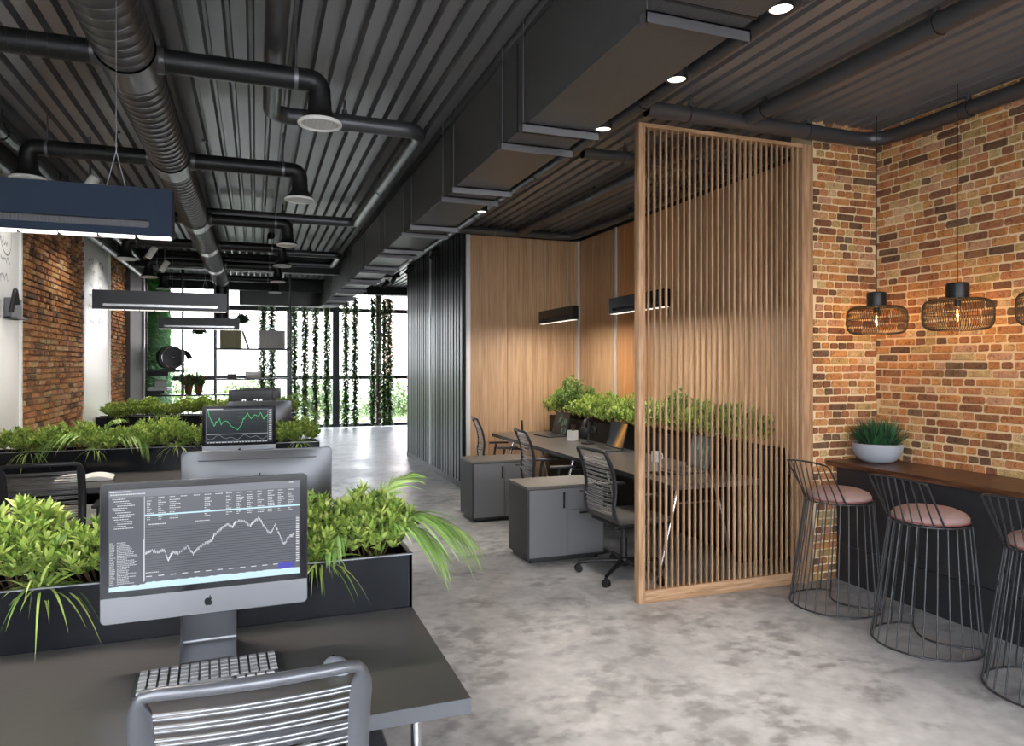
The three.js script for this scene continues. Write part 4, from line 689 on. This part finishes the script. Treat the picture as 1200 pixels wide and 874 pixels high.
// ---------- bar ----------
{
  const t = thing('bar_counter', 'dark bar with brown wooden top along the brick wall', 'counter');
  M('counter_top', muv(bx(3.97, XR - 0.012, 0.855, 0.89, -4.085, 2.9, 0.003), true), mat.woodDark, t);
  let z = -4.08; for (const w of [1.35, 1.35, 1.35, 1.35, 1.5]) { M('panel', bx(4.07, 4.1, 0.275, 0.855, z + 0.002, z + w - 0.002, 0.002), mat.barPanel, t); M('panel', bx(4.07, 4.1, 0.0, 0.27, z + 0.002, z + w - 0.002, 0.002), mat.barPanel, t); z += w; }
  M('carcass', bx(4.095, 4.3, 0.0, 0.855, -4.08, 2.85), mat.ductDark, t);
}
function stool(label, at, turn) {
  const t = thing('wire_bar_stool', label, 'stool', at, turn);   // faces local +x, backrest at -x
  const R = 0.285, rs = 0.21, sx = 0.03, hs = 0.695, ring = [];
  const A = 2.25;   // half opening of the wire arc about -x
  for (let k = 0; k <= 40; k++) { const a = PI - A + 2 * A * k / 40; ring.push(V(R * Math.cos(a), 0.006, R * Math.sin(a))); }
  const e0 = ring[0], e1 = ring[40]; for (let k = 1; k < 12; k++) { const q = k / 12; ring.push(V(e1.x + (-0.16) * Math.sin(PI * q), 0.006, e1.z + (e0.z - e1.z) * q)); }
  M('floor_ring', sweep(ring, 0.006, 8, { closed: true }), mat.wire, t);
  M('seat_ring', sweep(Array.from({ length: 40 }, (_, k) => V(sx + rs * Math.cos(k / 40 * 2 * PI), hs, rs * Math.sin(k / 40 * 2 * PI))), 0.005, 8, { closed: true }), mat.wire, t);
  const n = 20;
  for (let k = 0; k < n; k++) { const a = PI - A + 2 * A * k / (n - 1); M('wire', sweep([[R * Math.cos(a), 0.006, R * Math.sin(a)], [sx + rs * Math.cos(a), hs + 0.004, rs * Math.sin(a)]], 0.0042, 6), mat.wire, t); }
  const top = (q) => V(sx - 0.285 + 0.03 * (1 - Math.cos(q * 1.1)), 0.965 - 0.012 * q * q, q * 0.185);
  const B = 1.0; for (let k = 0; k < 9; k++) { const q = k / 4 - 1, a = PI + q * B * -1, e = top(q); M('back_wire', sweep([[sx + rs * Math.cos(a), hs, -rs * Math.sin(a) * -1], e], 0.0042, 6), mat.wire, t); }
  M('back_rail', sweep(bent([[sx + rs * Math.cos(PI - B), hs, -rs * Math.sin(B)], top(-1).toArray(), top(-0.5).toArray(), top(0).toArray(), top(0.5).toArray(), top(1).toArray(), [sx + rs * Math.cos(PI - B), hs, rs * Math.sin(B)]], 0.03, 5), 0.0055, 8), mat.wire, t);
  const c = M('cushion', lathe([[0, 0.085], [0.07, 0.082], [0.14, 0.07], [0.185, 0.05], [0.2, 0.03], [0.196, 0.01], [0.18, 0], [0, 0]], 40).translate(sx, hs + 0.004, 0), mat.cushion, t);
  M('piping', new THREE.TorusGeometry(0.198, 0.004, 6, 40).rotateX(PI / 2).translate(sx, hs + 0.016, 0), S(0x8f4f4c, 0.8), c);
  return t;
}
stool('wire bar stool with pink cushion next to the slatted screen', [3.64, 0, -3.66], 0);
stool('wire bar stool with pink cushion, middle of the three', [3.635, 0, -2.98], 0.04);
stool('wire bar stool with pink cushion, farthest from the slatted screen', [3.64, 0, -2.3], 0);
{
  const t = thing('bowl_planter', 'grey concrete bowl with spiky green plant on the bar', 'plant', [4.25, 0.891, -3.88]);
  M('bowl', lathe([[0, 0], [0.09, 0], [0.125, 0.02], [0.155, 0.06], [0.168, 0.105], [0.17, 0.135], [0.166, 0.14], [0.16, 0.132], [0.15, 0.11], [0, 0.11]], 44), mat.bowl, t); M('soil', new THREE.CircleGeometry(0.155, 28).rotateX(-PI / 2).translate(0, 0.122, 0), mat.soil, t);
  const f = new Foliage(); for (const [cx, cz, n] of [[0, 0, 200], [-0.07, 0.03, 120], [0.07, -0.03, 120], [0.02, 0.07, 110], [-0.02, -0.07, 110]]) for (let k = 0; k < n; k++) { const b = rr(0.6, 1.3); f.blade(V(cx + rr(-0.02, 0.02), 0.1, cz + rr(-0.02, 0.02)), dirUp(0.95), rr(0.14, 0.24), 0.0125, rr(-0.15, 0.15), [0.035 * b, 0.13 * b, 0.05 * b], 4, 0.4); }
  stuff(M('leaves', f.build(), leafMat, t));
}
function cagePendant(label, at) {
  const t = thing('cage_pendant', label, 'lamp', at);   // origin at the top of the cap
  M('cap', lathe([[0, 0], [0.058, 0], [0.066, -0.008], [0.066, -0.1], [0.06, -0.11], [0.05, -0.11], [0, -0.1]], 28), mat.ductDark, t); M('cord', rod([0, 0, 0], [0, HC - at[1], 0], 0.003, 6), mat.blackPlastic, t);
  const prof = [[0.055, -0.1], [0.1, -0.102], [0.15, -0.106], [0.178, -0.118], [0.194, -0.14], [0.198, -0.17], [0.199, -0.2], [0.197, -0.245], [0.19, -0.272], [0.172, -0.292], [0.15, -0.3], [0.12, -0.302]];
  const gs = []; for (let k = 0; k < 84; k++) { const a = k / 84 * 2 * PI; gs.push(sweep(prof.map(([r, y]) => V(r * Math.cos(a + (y + 0.1) * 0.8), y, r * Math.sin(a + (y + 0.1) * 0.8))), 0.0019, 4, { open: true })); }
  for (const [r, y] of [[0.12, -0.302], [0.199, -0.2], [0.15, -0.106]]) gs.push(new THREE.TorusGeometry(r, 0.0022, 6, 48).rotateX(PI / 2).translate(0, y, 0));
  stuff(M('cage', gs, mat.cage, t));
  M('socket', cyl(0.018, 0.02, 0.04, 14, 0, -0.15, 0), mat.blackPlastic, t);
  const b = M('bulb', lathe([[0.012, -0.15], [0.022, -0.17], [0.026, -0.2], [0.024, -0.24], [0.012, -0.262], [0, -0.266]], 18), mat.bulb, t); M('filament', [cyl(0.004, 0.004, 0.075, 8, 0, -0.243, 0)], mat.filament, b);
  const l = new THREE.PointLight(0xffc684, 0.25, 0, 2); l.position.set(0, -0.206, 0); l.castShadow = true; l.shadow.radius = 0.4; t.add(l);
}
cagePendant('round wire cage pendant with filament bulb above the bowl plant', [4.2, 2.12, -3.84]);
cagePendant('round wire cage pendant with filament bulb, middle of the row over the bar', [4.2, 2.12, -3.22]);
cagePendant('round wire cage pendant with filament bulb, farthest from the bowl plant', [4.2, 2.12, -2.62]);
// ---------- far end: moss wall, shelves, vines ----------
{
  const t = thing('moss_wall', 'lush green moss wall beside the far windows', 'plant wall', [XL, 0, 0]);
  M('backing', bx(-0.04, 0.02, 0, 3.4, -18.4, -13.8), S(0x1c2a12, 0.95), t);
  const f = new Foliage(); for (let k = 0; k < 26000; k++) { const b = rr(0.5, 1.35), q = rnd() < 0.7 ? [0.05 * b, 0.32 * b, 0.03 * b] : [0.14 * b, 0.45 * b, 0.05 * b]; f.blade(V(0.02, rr(0, 3.4), rr(-18.4, -13.8)), V(rr(0.5, 1), rr(-0.6, 0.5), rr(-0.7, 0.7)), rr(0.05, 0.13), 0.02, 0.3, q, 2, 0.5); }
  stuff(M('moss', f.build(), leafMat, t));
}
{
  let t = thing('wall_shelf', 'white wall shelf in front of the moss wall', 'shelf', [XL, 1.12, -14.6]); M('board', bx(0.05, 0.42, 0, 0.05, -0.35, 0.35, 0.005), mat.white, t); for (const z of [-0.3, 0.3]) M('bracket', bx(0.02, 0.3, -0.08, 0, z - 0.01, z + 0.01), mat.ductDark, t);
  t = thing('storage_box', 'small grey box on the white wall shelf', 'box', [XL + 0.26, 1.171, -14.6], 0.2); M('body', box(0.2, 0.12, 0.26, 0, 0.06, 0, 0.006), mat.greyBox, t); M('lid', box(0.21, 0.025, 0.27, 0, 0.128, 0, 0.006), mat.olive, t);
  t = thing('wall_shelf', 'upper dark shelf carrying a drum shaped machine', 'shelf', [XL, 1.46, -14.6]); M('board', bx(0.05, 0.72, 0, 0.03, -0.5, 0.5, 0.004), mat.ductDark, t); M('bracket', bx(0.02, 0.4, -0.08, 0, -0.012, 0.012), mat.ductDark, t);
  t = thing('drum_machine', 'black drum shaped machine with silver rimmed round door', 'machine', [XL + 0.44, 1.491, -14.55], 0.25);
  M('drum', new THREE.CylinderGeometry(0.22, 0.22, 0.34, 36).rotateX(PI / 2).translate(0, 0.24, 0), mat.ductDark, t); const d = M('door', new THREE.CylinderGeometry(0.19, 0.19, 0.03, 36).rotateX(PI / 2).translate(0.02, 0.24, 0.18), S(0x2a2c30, 0.25, 0.5), t);
  M('rim', new THREE.TorusGeometry(0.19, 0.012, 8, 40).translate(0.02, 0.24, 0.195), mat.chrome, d); M('knob', new THREE.SphereGeometry(0.03, 14, 10).translate(0.02, 0.24, 0.21), mat.chrome, d); M('foot', [box(0.3, 0.03, 0.3, 0, 0.013, 0, 0.01)], mat.blackPlastic, t);
  M('spout', sweep(bent([[0.12, 0.34, -0.1], [0.3, 0.34, -0.1], [0.36, 0.22, -0.1]], 0.08), 0.05, 12), mat.blackPlastic, t);
  // suspended shelf
  t = thing('hanging_shelf', 'thin black shelf frame hanging before the far windows', 'shelf', [0, 0, -14.0]);
  M('upper_board', bx(-0.72, 0.62, 1.87, 1.9, -0.16, 0.16, 0.003), mat.ductDark, t); M('low_board', bx(-1.9, -0.3, 1.03, 1.055, -0.16, 0.16, 0.003), mat.ductDark, t); M('lower_board', bx(-0.72, 0.62, 1.315, 1.34, -0.16, 0.16, 0.003), mat.ductDark, t);
  for (const x of [-1.86, -1.25, -0.71, 0.61]) for (const z of [-0.15, 0.15]) M('post', bx(x - 0.012, x + 0.012, 1.03, HC, z - 0.012, z + 0.012), mat.ductDark, t); M('top_bar', bx(-1.9, 0.63, 2.62, 2.65, -0.16, -0.13), mat.ductDark, t);
  for (let k = 0; k < 8; k++) { const b = thing('binder', 'olive binder on the hanging shelf', 'binder', [-0.6 + k * 0.046, 1.901, -14.0], 0, 'olive binders on the hanging shelf'); M('cover', bx(-0.021, 0.021, 0, 0.33, -0.12, 0.12, 0.003), mat.olive, b); }
  let b = thing('binder', 'olive binder leaning against the row on the hanging shelf', 'binder', [-0.13, 1.907, -14.0]); M('cover', box(0.04, 0.33, 0.24, 0, 0.163, 0, 0.003), mat.olive, b); b.rotation.z = 0.33;
  for (let k = 0; k < 10; k++) { b = thing('magazine_file', 'pale grey magazine file on the hanging shelf', 'file box', [0.08 + k * 0.046, 1.901, -14.0], 0, 'grey files on the hanging shelf'); M('cover', bx(-0.022, 0.022, 0, 0.34, -0.13, 0.13, 0.003), mat.greyBox, b); }
  b = thing('document_stack', 'stack of grey papers on the lower hanging shelf', 'papers', [-0.05, 1.341, -14.0]); for (let k = 0; k < 5; k++) M('folder', bx(-0.14, 0.14, k * 0.026, k * 0.026 + 0.022, -0.12, 0.12, 0.002), mat.greyBox, b);
  b = thing('storage_box', 'small black box on the lower hanging shelf', 'box', [-0.42, 1.341, -14.0]); M('body', box(0.16, 0.07, 0.2, 0, 0.035, 0, 0.004), mat.blackPlastic, b); M('lid', box(0.165, 0.02, 0.205, 0, 0.075, 0, 0.004), mat.blackPlastic, b);
}
function vineGeo(h) {
  const f = new Foliage(), pts = []; for (let y = 0; y <= h; y += 0.12) pts.push(V(Math.sin(y * 5) * 0.02 + rr(-0.01, 0.01), y, Math.cos(y * 4) * 0.02));
  const ph = rnd() * 6;
  for (let y = 0.05; y < h; y += 0.0115) { const w = 0.045 + 0.05 * Math.abs(Math.sin(y * 2.3 + ph)); for (let k = 0; k < 7; k++) { const a = rnd() * 2 * PI, b = rr(0.6, 1.3), q = rnd(), o = V(Math.cos(a) * w * q, y, Math.sin(a) * w * q); f.blade(o, V(Math.cos(a), rr(-0.8, 0.4), Math.sin(a)), rr(0.05, 0.08), 0.05, 0.3, rnd() < 0.35 ? [0.14 * b, 0.24 * b, 0.05 * b] : [0.06 * b, 0.13 * b, 0.035 * b], 2, 0.45); } }
  return [f.build(), sweep(pts, 0.02, 5)];
}
const vines = [vineGeo(3.3), vineGeo(3.3), vineGeo(3.3)], vx = (u) => { const s = Math.sin(YAW), c = Math.cos(YAW), x = (u - 600) / FOCAL, k = 18.1 / (c - x * s); return (x * c + s) * k; };
[308, 318.5, 345, 357.5, 369.5, 383, 405.5, 416, 437, 450, 456.5].forEach((u, i) => {
  const t = thing('hanging_vine', 'leafy vine climbing a cord before the far windows', 'plant', [vx(u), 0.02, -18.1], i * 1.3, 'vines before the far windows'); stuff(M('leaves', vines[i % 3][0], leafMat, t)); M('cord_stem', vines[i % 3][1], mat.stem, t);
});
for (const u of [221, 233]) {
  const s = Math.sin(YAW), c = Math.cos(YAW), q = (u - 600) / FOCAL, x = (q * c + s) * 14 / (c - q * s);
  const t = thing('leafy_houseplant', 'upright leafy plant in a reddish pot on the low shelf before the window', 'plant', [x, 1.056, -14], u, 'plants on the low hanging shelf board'); M('pot', lathe([[0, 0], [0.05, 0], [0.075, 0.15], [0.066, 0.15], [0, 0.13]], 18), S(0x8a5a4a, 0.8), t);
  const f = new Foliage(); for (let k = 0; k < 150; k++) { const b = rr(0.6, 1.3); f.blade(V(rr(-0.03, 0.03), 0.12, rr(-0.03, 0.03)), dirUp(0.6), rr(0.15, 0.42), 0.04, rr(0.1, 0.6), rnd() < 0.2 ? [0.3 * b, 0.12 * b, 0.08 * b] : [0.1 * b, 0.2 * b, 0.06 * b], 4, 0.4); } stuff(M('leaves', f.build(), leafMat, t));
}
for (const [u, y] of [[221, 2.35], [233, 2.25], [284, 2.5]]) {
  const s = Math.sin(YAW), c = Math.cos(YAW), q = (u - 600) / FOCAL, x = (q * c + s) * 16.5 / (c - q * s);
  const t = thing('hanging_plant', 'small plant in a dark pot hanging before the left far window', 'plant', [x, y, -16.5], u, 'hanging pots before the far window'); M('pot', lathe([[0, 0], [0.07, 0], [0.1, 0.14], [0.09, 0.14], [0, 0.12]], 18), mat.ductDark, t); M('cord', rod([0, 0.12, 0], [0, 3.5 - y, 0], 0.004, 5), mat.blackPlastic, t);
  const f = new Foliage(); for (let k = 0; k < 260; k++) { const b = rr(0.6, 1.3); f.blade(V(rr(-0.05, 0.05), 0.12, rr(-0.05, 0.05)), dirUp(1.4), rr(0.08, 0.26), 0.04, rr(0.3, 1.4), [0.05 * b, 0.1 * b, 0.035 * b], 4, 0.4); } stuff(M('leaves', f.build(), leafMat, t));
}
// ---------- outside ----------
struct('ground_outside', [bx(-60, 70, -0.35, -0.21, -140, 60)], mat.pave);
{
  const f = new Foliage(); for (let k = 0; k < 9000; k++) { const b = rr(0.7, 1.4); f.blade(V(rr(-9, 12), -0.21, rr(-27, -19.3)), dirUp(0.6), rr(0.12, 0.35), 0.03, 0.3, [0.16 * b, 0.24 * b, 0.07 * b], 2, 0.4); }
  const m = M('lawn', f.build(), leafMat); tag(m, 'pale green grass outside the far windows', 'grass'); stuff(m);
  const bush = (x, z, h, r, k) => { const t = thing('garden_bush', 'sunlit garden bush beyond the far windows', 'bush', [x, -0.21, z], k, 'bushes beyond the far windows'); const q = new Foliage(); for (let i = 0; i < 2600; i++) { const d = dirUp(1.7), b = rr(0.6, 1.4), s = Math.cbrt(rnd()); q.blade(V(d.x * r * s, h * (0.1 + 0.9 * Math.abs(d.y) * s), d.z * r * s), dirUp(2), rr(0.1, 0.22), 0.08, 0.2, rnd() < 0.5 ? [0.13 * b, 0.22 * b, 0.06 * b] : [0.22 * b, 0.3 * b, 0.1 * b], 2, 0.5); } stuff(M('leaves', q.build(), leafMat, t)); M('trunk', cyl(0.06, 0.03, h * 0.6, 8), mat.stem, t); };
  [[-7.5, -27, 2.2, 1.3], [-5.0, -25, 1.6, 1.1], [-2.6, -27, 2.0, 1.3], [-0.2, -25, 1.5, 1.1], [2.2, -27, 1.4, 1.2], [4.5, -25, 1.3, 1.1], [6.9, -27, 1.9, 1.3], [9.6, -26, 2.1, 1.3]].forEach((b, i) => bush(...b, i));
  const block = (x, z, w, h, d, col, floors, bays, label) => {  // walls, frames and panes coloured pale to imitate haze
    const t = thing('building', label, 'building', [x, -0.21, z]); M('wall', bx(-w / 2, w / 2, 0, h, -d, 0), S(col, 0.9), t); M('roof', bx(-w / 2 - 0.3, w / 2 + 0.3, h, h + 0.4, -d - 0.3, 0.3), mat.pave, t);
    for (let i = 0; i < bays; i++) for (let j = 0; j < floors; j++) { const ww = w / bays, hh = h / floors, m = M('window', box(ww * 0.5, hh * 0.5, 0.12, -w / 2 + ww * (i + 0.5), hh * (j + 0.55), 0.0), mat.plaster, t); M('pane', box(ww * 0.42, hh * 0.42, 0.02, -w / 2 + ww * (i + 0.5), hh * (j + 0.55), 0.07), S(0xc2cad0, 0.3), m); }
  };
  block(-16, -70, 14, 13, 10, 0xe6e4e0, 4, 5, 'pale grey building far beyond the windows'); block(3, -78, 16, 10, 10, 0xebe7e0, 3, 6, 'low cream building far beyond the windows'); block(17, -60, 10, 12, 10, 0xe0beb4, 4, 4, 'pink building far beyond the windows');
}
renderer.render(scene, camera);
